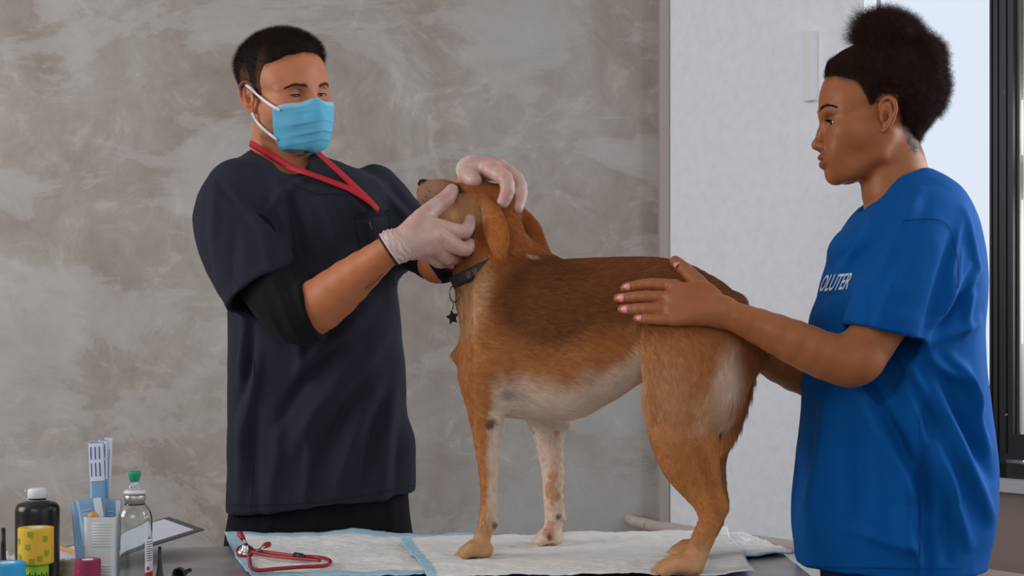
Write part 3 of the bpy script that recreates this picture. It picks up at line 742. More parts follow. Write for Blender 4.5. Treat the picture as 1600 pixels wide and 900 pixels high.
# ------------------------------------------------------------------ human tools
class Frame:
    """head frame: forward f, side s (+ towards the camera), up z, in millimetres, origin between the ear canals"""
    def __init__(t, o, yaw, pitch, roll, face, sc=1.0):
        # face = +1 looks to +x, -1 looks to -x ; yaw turns it towards the camera ; pitch down ; roll tips the crown to the right of the picture
        cy, sy, cp, sp_ = math.cos(yaw), math.sin(yaw), math.cos(pitch), math.sin(pitch)
        f = np.array([face*cy*cp, -sy*cp, -sp_]); s = np.array([-face*sy, -cy, 0.0]); z = np.array([face*cy*sp_, -sy*sp_, cp])
        cr, sr = math.cos(roll), math.sin(roll); Ry = np.array([[cr, 0, sr], [0, 1, 0], [-sr, 0, cr]])
        t.M = np.stack([Ry@f, Ry@s, Ry@z], 1); t.o = np.asarray(o, float); t.k = .001*sc
    def p(t, f, s, z): return t.o+t.M@(np.array([f, s, z], float)*t.k)
    def loc(t, P): return ((np.asarray(P)-t.o)@t.M)/t.k
    def ell(t, F, c, r, k=8, op='u', rot=0, tag=None):
        M = t.M
        if rot: c_, s_ = math.cos(rot), math.sin(rot); M = M@np.array([[c_, 0, -s_], [0, 1, 0], [s_, 0, c_]])
        F.add(s_ell(t.p(*c), np.array(r, float)*t.k, M), k*t.k, op, tag)
    def ch(t, F, rows, k=6, op='u', sm=0, flat=None, kin=None, tag=None):
        fl = None if flat is None else (t.M@np.array(flat[0], float), flat[1])
        F.chain([[*t.p(*r[:3]), r[3]*t.k] for r in rows], k*t.k, fl, sm, None if kin is None else kin*t.k, op, tag)
def head(F, T, fem, slit):
    ef, ez = (3, -4) if fem else (0, -1)
    # cranium, face, jaw
    T.ell(F, (12, 0, 44), (97, 73 if fem else 76, 76), 0)
    T.ell(F, (60, 0, 20), (52, 62, 52), 20)
    T.ell(F, (54, 0, -28), (52, 56, 56), 22)
    T.ell(F, (50, 0, -62), (46, 44, 42), 22)
    for s in (-1, 1):
        T.ch(F, [(8, s*(50 if fem else 56), -30, 13), (22, s*(46 if fem else 53), -66, 13 if fem else 15), (62, s*(27 if fem else 32), -90, 12), (84, s*9, -97, 12.5 if fem else 14)], 20, kin=14)
        T.ch(F, [(101, s*10, 8, 9), (94, s*30, 13, 9), (76, s*49, 7, 9)], 16, kin=8)               # brow
        T.ell(F, (74, s*40, -28), (24, 20, 20), 18)                                            # cheekbone
        T.ell(F, (40, s*44, -30), (34, 24, 30), 22)                                            # side of the face
        T.ell(F, (85, s*30, -55), (18, 18, 22), 16)                                          # cheek by the mouth
        T.ell(F, (106+ef, s*30, -7+ez), (13, 15, 10), 11, 's')                                       # orbit
        T.ell(F, (84.5+ef, s*31, -6+ez), (14, 15, 13.2), 5)                                          # lids over the eye
        T.ell(F, (99+ef, s*31, -7.5+ez), (9, 13.5, slit), 1.5, 's')
        T.ch(F, [(100+ef, s*20, 0+ez, 1.0), (101.5+ef, s*30, 4.4+ez, 1.0), (93+ef, s*44, 1+ez, 1.0)], 3, 's', sm=3)
    T.ch(F, [(101, 0, -4, 6.5), (109, 0, -24, 7), (116, 0, -41, 8)], 13, kin=8)
    T.ell(F, (117, 0, -45), (9.5, 11 if fem else 10, 8.5), 7)
    for s in (-1, 1):
        T.ell(F, (108, s*11.5, -49), (9, 6.5, 6.5), 5)
        T.ell(F, (112, s*6.2, -56), (5, 3.1, 3.2), 2.5, 's')
    T.ell(F, (96, 0, -69), (14, 26, 15), 14)                                                 # muzzle of the mouth
    T.ch(F, [(97, -24, -70, 2.4), (108.5, -9, -65.5, 5.2), (110, 0, -66.2, 5), (108.5, 9, -65.5, 5.2), (97, 24, -70, 2.4)], 4, sm=3, kin=3)
    T.ch(F, [(97, -22, -72, 2.4), (105.5, -9, -76.5, 5.9), (107, 0, -77.2, 6.1), (105.5, 9, -76.5, 5.9), (97, 22, -72, 2.4)], 4, sm=3, kin=3)
    T.ch(F, [(97, -26, -70.5, .9), (112, -8, -71, 1.2), (114, 0, -71.3, 1.2), (112, 8, -71, 1.2), (97, 26, -70.5, .9)], 2.2, 's', sm=3)
    T.ch(F, [(113, 0, -60, 1.4), (112, 0, -55, 1.2)], 4, 's')
    if fem:
        for s in (-1, 1): T.ell(F, (66, s*24, -78), (30, 18, 24), 20)
    T.ell(F, (87, 0, -95), (15, 15 if fem else 17, 13), 16)                                                 # chin
def ear_(F, T, s, S, up=0, fo=18, k_=1.0):
    a = math.radians(30)
    def q(u, v, w=0): u, v, w = u*k_, v*k_, w*k_; return (fo-u*math.cos(a)+w*math.sin(a)*.3, s*(S+u*math.sin(a)+w), v+up)
    E = Field()
    flat = ((.35, s*1.0, 0), .28)
    T.ch(F, [(*q(12, 14, 0), 13.5), (*q(11, -2, 0), 11), (*q(7, -17, 0), 8)], 3, flat=flat)
    T.ell(F, q(6, -1, 5), (8.5, 5.5, 10), 2.5, 's')
    T.ell(F, q(12, 15, 5.5), (8, 4, 11), 2.5, 's')
    T.ch(F, [(*q(-2, 4, 1.5), 2.6), (*q(-5, 20, 2.5), 3.0), (*q(2, 31, 3.5), 3.3), (*q(13, 33, 4), 3.4), (*q(22, 24, 4.5), 3.3), (*q(23.5, 8, 4), 3.1), (*q(17, -10, 3), 2.9), (*q(10, -21, 2), 3.6), (*q(3, -25, 1), 4.4)], 2.5, sm=3, kin=1.5)
    T.ch(F, [(*q(13, 22, 3), 2.3), (*q(16, 8, 3), 2.5), (*q(12, -8, 3), 2.6), (*q(6, -13, 3), 2.4)], 2, sm=3, kin=1.5)
    T.ch(F, [(*q(-3, 2, 2), 3.2), (*q(-1, -7, 3), 3.6)], 3)
def eyeball(T, s, gaze, parent, iris, ef=0, ez=-1):
    n = 28; prof = [(math.sin(t)*11.8, math.cos(t)*11.8) for t in np.linspace(.0001, math.pi, 22)]
    V, Fc = lathe(prof, n, cap=False); V = np.array(V)            # pole +z is the gaze
    g = T.M@np.array(gaze, float); g /= np.linalg.norm(g); u = np.cross(g, (0, 0, 1)); u /= np.linalg.norm(u); w = np.cross(g, u)
    ang = np.degrees(np.arccos(np.clip(V[:, 2]/11.8, -1, 1)))
    c = np.tile(lin((176, 164, 156)), (len(V), 1)); c[ang < 30] = lin(iris); c[ang < 13] = (.004, .004, .004)
    Pw = T.p(86.2+ef, s*31, -6+ez)+(V[:, :1]*u+V[:, 1:2]*w+V[:, 2:]*g)*T.k
    return mk('eye', Pw, Fc, MEYE, parent, c)
MEYE = mat('eye_wet', rough=.22, attr=True)
def skinmat(name, sss, rough=.5):
    m = mat(name, rough=rough, attr=True); b = bsdf(m)
    b.inputs['Subsurface Weight'].default_value = sss; b.inputs['Subsurface Scale'].default_value = .006
    b.inputs['Subsurface Radius'].default_value = (1.0, .35, .18); b.inputs['Specular IOR Level'].default_value = .35
    bump_noise(m, 420, .22, .0006, 3); bump_noise(m, 1100, .2, .0003, 2); return m
def mixc(c, t, k): return c*(1-k[:, None])+np.asarray(t)*k[:, None]
def f_and(*f): return lambda P: np.max(np.stack([g(P) for g in f]), 0)
def f_or(*f): return lambda P: np.min(np.stack([g(P) for g in f]), 0)
def f_off(f, r): return lambda P: f(P)-r
def f_plane(p, n):
    p = np.asarray(p, float); n = np.asarray(n, float); n = n/np.linalg.norm(n); return lambda P: (P-p)@n
def f_chain(rows, sm=0, flat=None):
    F = Field(); F.chain(rows, .01, flat, sm, .006); F.p[0] = (F.p[0][0], 0, 'u', None); return F.ev
def loftz(rows, pw_=2.3, ang=0, yfix=None):
    """rows (py, left px, right px, y, half depth): horizontal sections"""
    q = []
    for py, l, r, y, hd in rows: a = W(l, py, y); b = W(r, py, y); q.append((a[2], (a[0]+b[0])/2, (b[0]-a[0])/2, y, hd))
    q = spline(np.array(q), 4); q = q[np.argsort(q[:, 0])]; z0, z1 = q[0, 0], q[-1, 0]; c, s = math.cos(ang), math.sin(ang)
    def fn(P):
        z = np.clip(P[:, 2], z0, z1); cx, rx, cy, ry = [np.interp(z, q[:, 0], q[:, i]) for i in (1, 2, 3, 4)]
        x = P[:, 0]-cx; y = P[:, 1]-cy
        x, y = x-y*math.tan(ang)*0, y
        u = x/rx; v = y/ry; k = (np.abs(u)**pw_+np.abs(v)**pw_)**(1/pw_)+1e-6; n = np.sqrt(x*x+y*y); d = (k-1)*n/k
        d = np.maximum(d, -np.minimum(rx, ry)); e = np.maximum(np.maximum(P[:, 2]-z1, z0-P[:, 2]), 0)
        return np.where(e > 0, np.sqrt(np.maximum(d, 0)**2+e*e)+np.minimum(d, 0), d)
    return fn
def cat_mesh(parts):
    V = []; Q = []; o = 0
    for v, q in parts: V.append(v); Q.append(q+o); o += len(v)
    return np.concatenate(V), np.concatenate(Q)
def nail(p, n, t, w, l, m, parent):
    """small rounded nail: centre p, outward n, finger direction t"""
    n = np.asarray(n, float); n /= np.linalg.norm(n); t = np.asarray(t, float); t -= n*(t@n); t /= np.linalg.norm(t); s = np.cross(t, n)
    V = []; F = []; nu, nv = 7, 7
    for i in range(nu):
        for j in range(nv):
            a = i/(nu-1)*2-1; b = j/(nv-1)*2-1; ww = w*(1-.18*max(b, 0)**2-.12*max(-b, 0)**3); ll = l*(1-.35*a*a) if b > 0 else l*(1-.2*a*a)
            V.append(np.asarray(p)+s*a*ww+t*b*ll-n*(a*a*w*.45)+n*.0006)
    V2 = [v-n*.0012 for v in V]; m_ = nu*nv; V += V2
    for i in range(nu-1):
        for j in range(nv-1): k = i*nv+j; F.append((k, k+nv, k+nv+1, k+1)); F.append((m_+k, m_+k+1, m_+k+nv+1, m_+k+nv))
    rim = [i*nv for i in range(nu)]+[(nu-1)*nv+j for j in range(1, nv)]+[i*nv+nv-1 for i in range(nu-2, -1, -1)]+[j for j in range(nv-2, 0, -1)]
    for a, b in zip(rim, rim[1:]+rim[:1]): F.append((b, a, m_+a, m_+b))
    return mk('fingernail', V, F, m, parent)
def hairline(T, rows, back=True):
    r = np.array(rows, float); r = r[np.argsort(r[:, 0])]
    def fn(P): l = T.loc(P); return (np.interp(l[:, 0], r[:, 0], r[:, 1])-l[:, 2]+3*vnoise(l, .12)+1.5*vnoise(l, .35))*T.k*.7
    return fn
# ------------------------------------------------------------------ the vet
YM = .28
man = thing('person', 'man in dark blue scrub top and blue face mask holding the dog\'s head', 'person', (-.45, YM, 0))
TM = Frame(W(438, 152, YM), math.radians(48), math.radians(7), math.radians(-11), 1, .98)
skM = skinmat('man_skin', .12)
H = Field(); head(H, TM, False, 2.0)
for s in (-1, 1): ear_(H, TM, s, 75, -3)
neck = [[*TM.p(-12, 0, -38), .050], [*W(440, 235, YM+.015), .054], [*W(442, 265, YM+.02), .062]]
H.chain(neck, .02, kin=.02)
# torso and legs under the clothes, arms
def CC(rows): return C(rows)
B = Field()
B.chain(neck, .02); B.add(loftz([(262, 400, 500, YM+.02, .06), (300, 360, 575, YM+.02, .095), (400, 372, 592, YM+.02, .105), (560, 384, 600, YM+.03, .088), (700, 380, 612, YM+.05, .082), (800, 380, 622, YM+.055, .080)]), .03)
for X in (-.46, -.31): B.chain([[X, YM+.06, .92, .068], [X, YM+.06, .50, .058], [X, YM+.06, .09, .045]], .03); B.add(s_ell((X, YM, .05), (.040, .11, .036)), .03)
armN = CC([(372, 310, .20, 42), (415, 420, .14, 41), (462, 492, .08, 39), (486, 486, .068, 37)])
foreN = CC([(462, 490, .08, 40), (500, 476, .06, 41), (545, 440, .03, 35), (585, 408, -.005, 26.5), (612, 387, -.028, 22)])
B.chain(armN, .02); B.chain(foreN, .02, flat=None, sm=2)
armF = CC([(592, 305, .36, 38), (640, 372, .29, 36), (686, 412, .215, 29)])
foreF = CC([(684, 411, .215, 29), (705, 372, .19, 30), (724, 310, .155, 24), (733, 270, .128, 19)])
B.chain(armF, .02); B.chain(foreF, .02, sm=2)
# near hand (his right): thumb along the muzzle, fingers on the cheek
def hand(F, wrist, knk, fingers, thumb, heel=None):
    w = C([wrist])[0]
    for k in C(knk): F.add(s_cone(w[:3], k[:3], w[3], k[3]), .010)
    for f in fingers: F.chain(C(f), .004, kin=.0015, sm=2)
    F.chain(C(thumb), .008, kin=.002, sm=2)
HN = Field()
HN.chain(foreN[2:], .01)
hand(HN, (616, 384, -.028, 20), [(672, 352, -.024, 13.5), (684, 370, -.028, 13.5), (680, 385, -.022, 13), (668, 392, -.008, 12)],
     [[(672, 352, -.024, 13), (703, 359, -.014, 11.2), (727, 362, .000, 10.3), (734, 345, .012, 9)],
      [(686, 372, -.026, 13), (712, 385, -.014, 11), (728, 389, -.004, 10.3), (736, 382, .010, 9)],
      [(680, 387, -.020, 12.5), (700, 402, .004, 10.5), (712, 402, .028, 10), (722, 396, .04, 8.5)],
      [(668, 394, -.006, 11), (684, 408, .016, 9.5), (694, 408, .04, 9), (702, 404, .055, 8)]],
     [(640, 364, -.028, 18), (660, 342, -.020, 15.5), (680, 324, .004, 13), (697, 311, .018, 12), (706, 298, .030, 9.5)])
HF = Field()
HF.chain(foreF[2:], .01)
hand(HF, (740, 266, .115, 18), [(768, 264, .055, 14), (779, 262, .075, 14), (783, 264, .095, 12), (780, 268, .115, 11)],
     [[(768, 266, .052, 13.5), (789, 279, .022, 11.2), (793, 298, .012, 10.2), (786, 316, .012, 8.8)],
      [(781, 264, .072, 13), (807, 281, .060, 11.2), (813, 302, .050, 10.4), (808, 325, .038, 8.8)],
      [(785, 266, .094, 12), (808, 284, .094, 10.5), (812, 302, .090, 9.8), (802, 318, .080, 8.5)],
      [(780, 270, .114, 10.5), (800, 286, .118, 9.3), (806, 302, .116, 8.6), (800, 314, .108, 8)]],
     [(744, 266, .088, 16), (732, 268, .070, 14), (735, 277, .054, 12.5), (741, 282, .044, 11)])
HF.add(s_ell(W(752, 264, .085), (R(25, 0), .030, R(15, 0))), .012)
pH = surface(H, .0019, (-.72, .0, 1.40), (-.28, .48, 1.92), smooth=1)
pB = surface(B, .009, (-.75, .0, 0), (-.0, .55, 1.60), smooth=1)
def clipx(F, fn):
    G = Field(); G.p = list(F.p)+[(fn, 0, 'i', None)]; return G
Bf = Field(); Bf.chain(foreN, .02, sm=2)
pA = surface(Bf, .0026, tuple(foreN[:, :3].min(0)-.06), tuple(foreN[:, :3].max(0)+.03), smooth=1)
Bg = Field(); Bg.chain(foreF, .02, sm=2); pG = surface(Bg, .003, tuple(foreF[:, :3].min(0)-.06), tuple(foreF[:, :3].max(0)+.06), smooth=1)
pN = surface(HN, .0018, tuple(W(585, 420, -.08)), tuple(W(760, 270, .10)), smooth=1)
pF = surface(HF, .0018, tuple(W(700, 340, -.03)), tuple(W(840, 235, .18)), smooth=1)
V, Q = cat_mesh([pH, pB, pA, pG, pN, pF])
def manskin(P):
    l = TM.loc(P); n = fbm(P, 60, 3); c = np.tile(lin((192, 120, 82)), (len(P), 1))
    hd = (np.linalg.norm(l, axis=1) < 170)
    g = lambda f, s, z, r: np.exp(-(((l[:, 0]-f)**2+(np.abs(l[:, 1])-s)**2+(l[:, 2]-z)**2)/r/r))*hd
    c = mixc(c, lin((188, 100, 70)), g(80, 42, -28, 26)*.5); c = mixc(c, lin((214, 120, 100)), g(-15, 78, 5, 26)*.6)
    c = mixc(c, lin((150, 86, 66)), g(98, 31, -8, 12)*.55)
    c = mixc(c, lin((150, 108, 88)), np.clip(g(45, 50, -60, 40)+g(80, 10, -85, 34), 0, 1)*.5)
    c = mixc(c, lin((84, 58, 46)), hd*sstep(6, -6, np.interp(l[:, 0], [-90, -60, -30, -12, 18, 26, 34, 44, 70, 96, 120], [-52, -48, -24, 20, 18, -16, 4, 58, 63, 74, 74])-l[:, 2]+n*3)*(l[:, 0] < 112)*.8)
    c = mixc(c, lin((184, 108, 64)), (P[:, 2] < 1.45)*.75)
    return c*(1+.07*n)[:, None]
body = mk('body', V, Q, skM, man, manskin(V))
for s in (-1, 1): eyeball(TM, s, (1, .05, -.58), man, (44, 30, 22))
# hair
HL = [(-110, -50), (-60, -46), (-34, -26), (-24, 10), (-8, 34), (16, 32), (22, -8), (34, -4), (44, 30), (58, 56), (78, 60), (92, 66), (104, 72), (130, 80)]
G = Field(); G.p = [p for p in H.p if p[3] != 'ear'][:2]
HLa = np.array(HL, float)
cap = lambda P: (lambda l: G.ev(P)-(.0008+(.0088*sstep(35, 95, l[:, 2]))*sstep(-2, 22, l[:, 2]-np.interp(l[:, 0], HLa[:, 0], HLa[:, 1]))+.0012*sstep(0, 6, l[:, 2]-np.interp(l[:, 0], HLa[:, 0], HLa[:, 1]))))(TM.loc(P))
G2 = Field(); G2.add(cap, 0); G2.add(hairline(TM, HL), 0, 'i')
hV, hQ = surface(G2, .0026, TM.o-.16, TM.o+.17, smooth=2)
mhm = mat('man_hair', rough=.6, attr=True); bsdf(mhm).inputs['Specular IOR Level'].default_value = .1
hair_o = mk('hair', hV, hQ, mhm, man, mixc(np.tile(lin((34, 24, 20)), (len(hV), 1)), lin((112, 76, 56)), (lambda l: sstep(44, 0, l[:, 2]-np.interp(l[:, 0], HLa[:, 0], HLa[:, 1])+6*vnoise(hV, 150))*sstep(75, 45, l[:, 0])*.95)(TM.loc(hV)))); hN = normals(hV, hQ)
P, N = sample(hV, hQ, 30000, rng); l = TM.loc(P)
up = TM.M[:, 2]; fw = TM.M[:, 0]
f = N*.8+fw*.55*sstep(40, 90, l[:, 2])[:, None]-up*.6*sstep(60, 10, l[:, 2])[:, None]+rng.normal(0, .22, P.shape); f /= np.linalg.norm(f, axis=1)[:, None]
L = (.0025+.010*sstep(25, 90, l[:, 2]))*rng.uniform(.6, 1.15, len(P)); t = np.linspace(0, 1, 4)[None, :, None]
S = P[:, None]+f[:, None]*L[:, None, None]*t-up*(L[:, None, None]*.25*t*t)
strands('hair_strands', S, .00012, np.tile(lin((44, 30, 24)), (len(P), 1))*rng.uniform(.6, 1.5, len(P))[:, None], mhm, hair_o)
# stubbly fade and brows
bt = bvh(*pH)
def onhead(T, tree, f, s, z, d=(1, 0, 0)):
    dv = T.M@np.array(d, float); dv /= np.linalg.norm(dv); o = T.p(f, s, z)+dv*.08; h = tree.ray_cast(Vector(o), Vector(-dv)); return (np.array(h[0]), np.array(h[1])) if h[0] is not None else (T.p(f, s, z), dv)
def brows(T, tree, parent, colr, zc, m, thick=3.2, n=420, r=.00013):
    S = []
    for s in (-1, 1):
        for _ in range(n):
            u = rng.random(); ss = 12+u*35; z = zc+5*math.sin(min(u*1.25, 1)*math.pi*.62)-7*max(u-.55, 0)+rng.normal(0, .4)*thick*(1-.65*u)
            p, nrm_ = onhead(T, tree, 90, s*ss, z, (1, s*.5*u, 0)); dv = T.M@np.array([-.25*u, s*1.0, .45-.95*u])+rng.normal(0, .15, 3); dv -= nrm_*(dv@nrm_); dv /= np.linalg.norm(dv)
            L = .0075*rng.uniform(.6, 1); S.append([p+dv*L*t+nrm_*(.0004+.0009*t) for t in (0, .35, .7, 1)])
    return strands('eyebrows', np.array(S), r, np.tile(colr, (len(S), 1)), m, parent)
brows(TM, bt, man, lin((84, 56, 42)), 6, mhm, 4.6, 420)
def lashes(T, parent, m, top, drop, L0=.008, n=70, r=.00016, ef=0, ez=-1):
    S = []
    for s in (-1, 1):
        for i in range(n):
            u = i/(n-1); a = (u-.5)*2.2; p = T.p(84.5+ef+13.6*math.cos(a*.75), s*(31+13*math.sin(a*.8)), -6+ez+top*math.cos(a*.9))
            dv = T.M@np.array([1.0, s*.45*a, -drop]); dv /= np.linalg.norm(dv); L = L0*rng.uniform(.7, 1.1)
            S.append([p+dv*L*t+T.M[:, 2]*(.35*L*t*t) for t in (0, .35, .7, 1)])
    strands('eyelashes', np.array(S), r, np.tile(lin((14, 10, 9)), (len(S), 1)), m, parent)
lashes(TM, man, mhm, 1.2, .9)
# face mask
def mclip(T, P):
    l = T.loc(P); f, s, z = l.T; a = np.abs(s)
    top = -25+9*np.exp(-(a/20)**2)+a*.05-.012*np.maximum(a-48, 0)**2; bot = -121+a*.34+.015*np.maximum(a-45, 0)**2; side = 75+0*z
    return np.maximum.reduce([z-top, bot-z, a-side, (68+(z+30)*.38-f)])*T.k*.8
Mk = Field(); Mk.p = [p for p in H.p]
def maskshell(T, HF_):
    g = Field()
    T.ell(g, (62, 0, -66), (56, 52, 52), 0); T.ell(g, (98, 0, -54), (28, 19, 32), 40); T.ell(g, (84, 0, -97), (24, 28, 19), 30); T.ell(g, (54, 0, -50), (46, 60, 44), 20)
    def fn(P):
        l = T.loc(P); f, s, z = l.T
        pl = 0
        for zc, am in ((-38, 1.3), (-60, 1.9), (-80, 1.9), (-96, 1.2)): e = z-zc-(-.10)*np.abs(s); pl = pl+am*1.2*sstep(-3.5, 1.0, e)*np.exp(-np.maximum(e, 0)/9.0)*sstep(64, 20, np.abs(s))
        pl = pl+1.3*vnoise(l*np.array([.7, .7, 1.3]), .05)
        a_, b_ = g.ev(P), HF_(P)-.0022; hh = np.maximum(.014-np.abs(a_-b_), 0)/.014; d = np.minimum(a_, b_)-hh*hh*.014*.25-pl*.001
        return np.maximum(np.maximum(d, -(d+.0042)), mclip(T, P))
    return fn
MF = Field(); MF.add(maskshell(TM, lambda P: H.ev(P)), 0)
kV, kQ = surface(MF, .0015, TM.p(60, 0, -60)-.11, TM.p(60, 0, -60)+.12, smooth=2)
kl = TM.loc(kV); kc = np.tile(lin((92, 176, 208)), (len(kV), 1)); kc = mixc(kc, lin((150, 205, 228)), sstep(-34, -28, kl[:, 2]+0*np.abs(kl[:, 1])-(13*np.exp(-(np.abs(kl[:, 1])/17)**2)))*.7)
mmask = mat('mask_fabric', rough=.7, attr=True); bump_noise(mmask, 700, .35, .0006, 2); bsdf(mmask).inputs['Subsurface Weight'].default_value = .15; bsdf(mmask).inputs['Subsurface Scale'].default_value = .01
mask = mk('face_mask', kV, kQ, mmask, man, kc); mask['label'] = 'light blue pleated surgical face mask'
mloop = mat('mask_loop', lin((232, 232, 232)), .8)
hmt = bvh(*cat_mesh([(pH[0], pH[1]), (kV, kQ)]))
for pts in ([(385, 134), (392, 138), (402, 147), (416, 159), (430, 168), (438, 172)], [(394, 176), (402, 190), (413, 202), (426, 212), (434, 218)]): mk('ear_loop', *ribbon(hmt, pts, 4.6, .0012, 6, .0014, 2), mloop, mask)
for s in (-1,):
    for z0, z1, w_ in ((-26, 14, 0), (-92, -14, 0)):
        rows = [TM.p(*r) for r in ([(67, s*61.5, -29), (54, s*67, -20), (40, s*70.5, -9), (20, s*75, 16), (10, s*79, 24), (0, s*78, 22)] if z0 > -50 else [(47, s*44, -92), (36, s*53, -80), (24, s*61, -66), (10, s*70, -40), (3, s*77, -30), (-4, s*77, -22)])]
        mk('ear_loop', *tube(spline(rows, 6), .0030, 8, flat=.45), mloop, mask)
    mk('stitch_patch', *xf(box((-.0065, -.0012, -.006), (.0065, .0012, .006), .0008), (0, 0, -.3), TM.p(70, s*55, -31)), mloop, mask)
# scrub top
trunkM = loftz([(236, 392, 492, YM+.02, .060), (250, 372, 520, YM+.02, .078), (268, 346, 566, YM+.01, .100), (292, 336, 598, YM, .122), (330, 334, 606, YM-.005, .135), (380, 342, 609, YM-.005, .140), (430, 352, 615, YM, .138), (480, 358, 622, YM, .134), (540, 358, 628, YM, .132), (600, 357, 634, YM+.01, .126), (660, 358, 641, YM+.02, .121), (720, 357, 647, YM+.03, .116), (780, 355, 653, YM+.04, .113), (830, 355, 656, YM+.045, .112)])
hemp = W(355, 799, YM+.04); hn = np.cross(W(654, 767, YM+.04)-hemp, (0, 1, 0)); hn = hn if hn[2] < 0 else -hn
S_ = Field(); S_.add(f_and(trunkM, f_plane(hemp, hn)), 0)
slN = C([(372, 296, .215, 50), (364, 342, .18, 60), (386, 402, .15, 63), (430, 485, .105, 64)]); pN_ = W(409, 453, .11); nN = np.array([.50, -.25, -.83])
S_.add(f_and(f_chain(slN, 3), f_plane(pN_, nN)), .03)
slF = C([(585, 302, .35, 44), (612, 345, .32, 52), (655, 410, .26, 48)]); pF_ = W(642, 385, .28); nF = np.array([.70, -.45, -.55])
S_.add(f_and(f_chain(slF, 3), f_plane(pF_, nF)), .03)
# neck opening and open hems
S_.chain(C([(436, 195, YM+.01, 47), (442, 222, YM-.01, 46), (460, 246, YM-.09, 30), (484, 268, YM-.14, 15), (499, 289, YM-.165, 6)]), .004, op='s', kin=.012)
S_.add(f_and(f_off(f_chain(slN, 3), -.010), f_plane(pN_-nN*.05/np.linalg.norm(nN), -nN)), .002, 's')
S_.add(f_and(f_off(f_chain(slF, 3), -.010), f_plane(pF_-nF*.04/np.linalg.norm(nF), -nF)), .002, 's')
S_.add(f_and(f_off(trunkM, -.010), f_plane(hemp-hn/np.linalg.norm(hn)*.04, -hn)), .002, 's')
sV, sQ = surface(S_, .0040, (-.70, .02, .90), (-.02, .50, 1.68), smooth=2)
sN = normals(sV, sQ)
FM = [(446, 300, 474, 430, 5, -3.5, .12), (430, 300, 456, 425, 9, 4, .12), (338, 300, 352, 430, 9, 3, .15), (362, 300, 440, 385, 7, 5, .15), (345, 292, 420, 345, 8, -4, .15), (440, 392, 462, 415, 8, 3, .15), (375, 360, 380, 470, 10, -3, .15), (405, 350, 440, 430, 8, 2.5, .15),
      (455, 300, 480, 440, 12, -5, .15), (500, 320, 540, 400, 9, 4, .15), (470, 280, 420, 330, 7, 4, .15), (560, 390, 505, 430, 9, 4, .15), (600, 400, 540, 450, 10, -4, .15), (575, 480, 470, 580, 11, 6, .15), (600, 520, 500, 660, 12, 5, .15),
      (545, 560, 455, 700, 14, 7, .15), (520, 540, 430, 660, 10, -6, .15), (590, 590, 520, 760, 13, 6, .15), (560, 600, 490, 730, 10, -5, .15), (615, 560, 590, 770, 11, 6, .15), (602, 600, 560, 770, 9, -5, .15), (640, 640, 632, 775, 9, 5, .15),
      (626, 640, 612, 775, 7, -4, .15), (380, 500, 372, 600, 9, 6, .15), (392, 520, 365, 640, 8, -6, .15), (400, 560, 375, 700, 9, 6, .15), (372, 620, 362, 790, 9, 5, .15), (388, 640, 392, 790, 9, -4, .15), (430, 660, 415, 795, 12, 4, .15),
      (480, 680, 470, 790, 9, 3.5, .15), (465, 590, 470, 520, 9, 4, .15), (525, 300, 575, 330, 8, 3, .15), (590, 290, 640, 345, 6, 4, .3), (610, 285, 655, 340, 5, -3, .3)]
fr_ = sstep(.3, -.1, sN[:, 1])
FM = [(*q[:5], q[5]*2.2, *q[6:]) for q in FM]
sV = folds(sV, sN, FM, fr_)+sN*(.0025*fbm(sV*np.array([1, 1, .6]), 14, 3)+.007*fbm(sV*np.array([1.2, 1, .4]), 6, 2)*sstep(1.25, .95, sV[:, 2]))[:, None]
def cloth(name, c, rough=.85, weave=900, s=.35, wr=None, sheen=.02):
    m = mat(name, lin(c), rough); bump_noise(m, weave, s, .0005, 2)
    if wr: bump_noise(m, *wr)
    bsdf(m).inputs['Sheen Weight'].default_value = sheen; bsdf(m).inputs['Specular IOR Level'].default_value = .14; return m
mscrub = cloth('scrub_cloth', (40, 42, 52), wr=(22, .35, .004, 3, (1, 1, .5)))
mblack = cloth('black_knit', (20, 20, 23), .9, wr=(30, .4, .003, 3))
scrub = mk('scrub_top', sV, sQ, mscrub, man); scrub['label'] = 'dark blue short-sleeved scrub top'
st = bvh(sV, sQ)
# black undershirt: body, both sleeves
U = Field(); U.add(f_off(trunkM, -.022), 0)
U.add(f_plane(W(450, 282, YM), (0, 0, -1)) if False else f_plane(W(450, 470, YM), (0, 0, -1)), 0, 'i')
uN = C([(378, 306, .205, 46), (417, 420, .138, 51), (450, 474, .096, 51), (476, 489, .072, 49), (505, 478, .055, 47)]); cutN = W(491, 481, .065); cn_ = np.array([.93, -.2, .30]); U2 = Field()
U2.add(f_and(f_chain(uN, 3), f_plane(cutN, cn_)), 0)
uF = C([(592, 305, .36, 42), (640, 372, .285, 40), (690, 410, .215, 32), (706, 385, .20, 32)]); U2.add(f_and(f_chain(uF, 3), f_plane(W(694, 402, .21), W(705, 372, .19)-W(684, 415, .22))), 0)
uV2, uQ2 = surface(U2, .0034, (-.62, -.02, 1.15), (-.02, .50, 1.68), smooth=1); n2 = normals(uV2, uQ2)
uV2 = folds(uV2, n2, [(380, 470, 440, 500, 6, 3, .1), (430, 440, 470, 520, 6, 4, .08), (448, 430, 488, 515, 5, -3, .08), (460, 430, 495, 500, 5, 3.5, .07), (410, 450, 450, 530, 6, 3, .1), (650, 395, 690, 425, 5, 2.5, .25)])
U.add(s_cone(W(442, 258, YM+.01), W(446, 300, YM), .070, .085), .02)
U.chain(C([(434, 200, YM+.02, 52), (440, 236, YM, 50), (462, 252, YM-.10, 24)]), .004, op='s', kin=.012)
uV1, uQ1 = surface(U, .005, (-.62, .1, 1.3), (-.12, .50, 1.68), smooth=1)
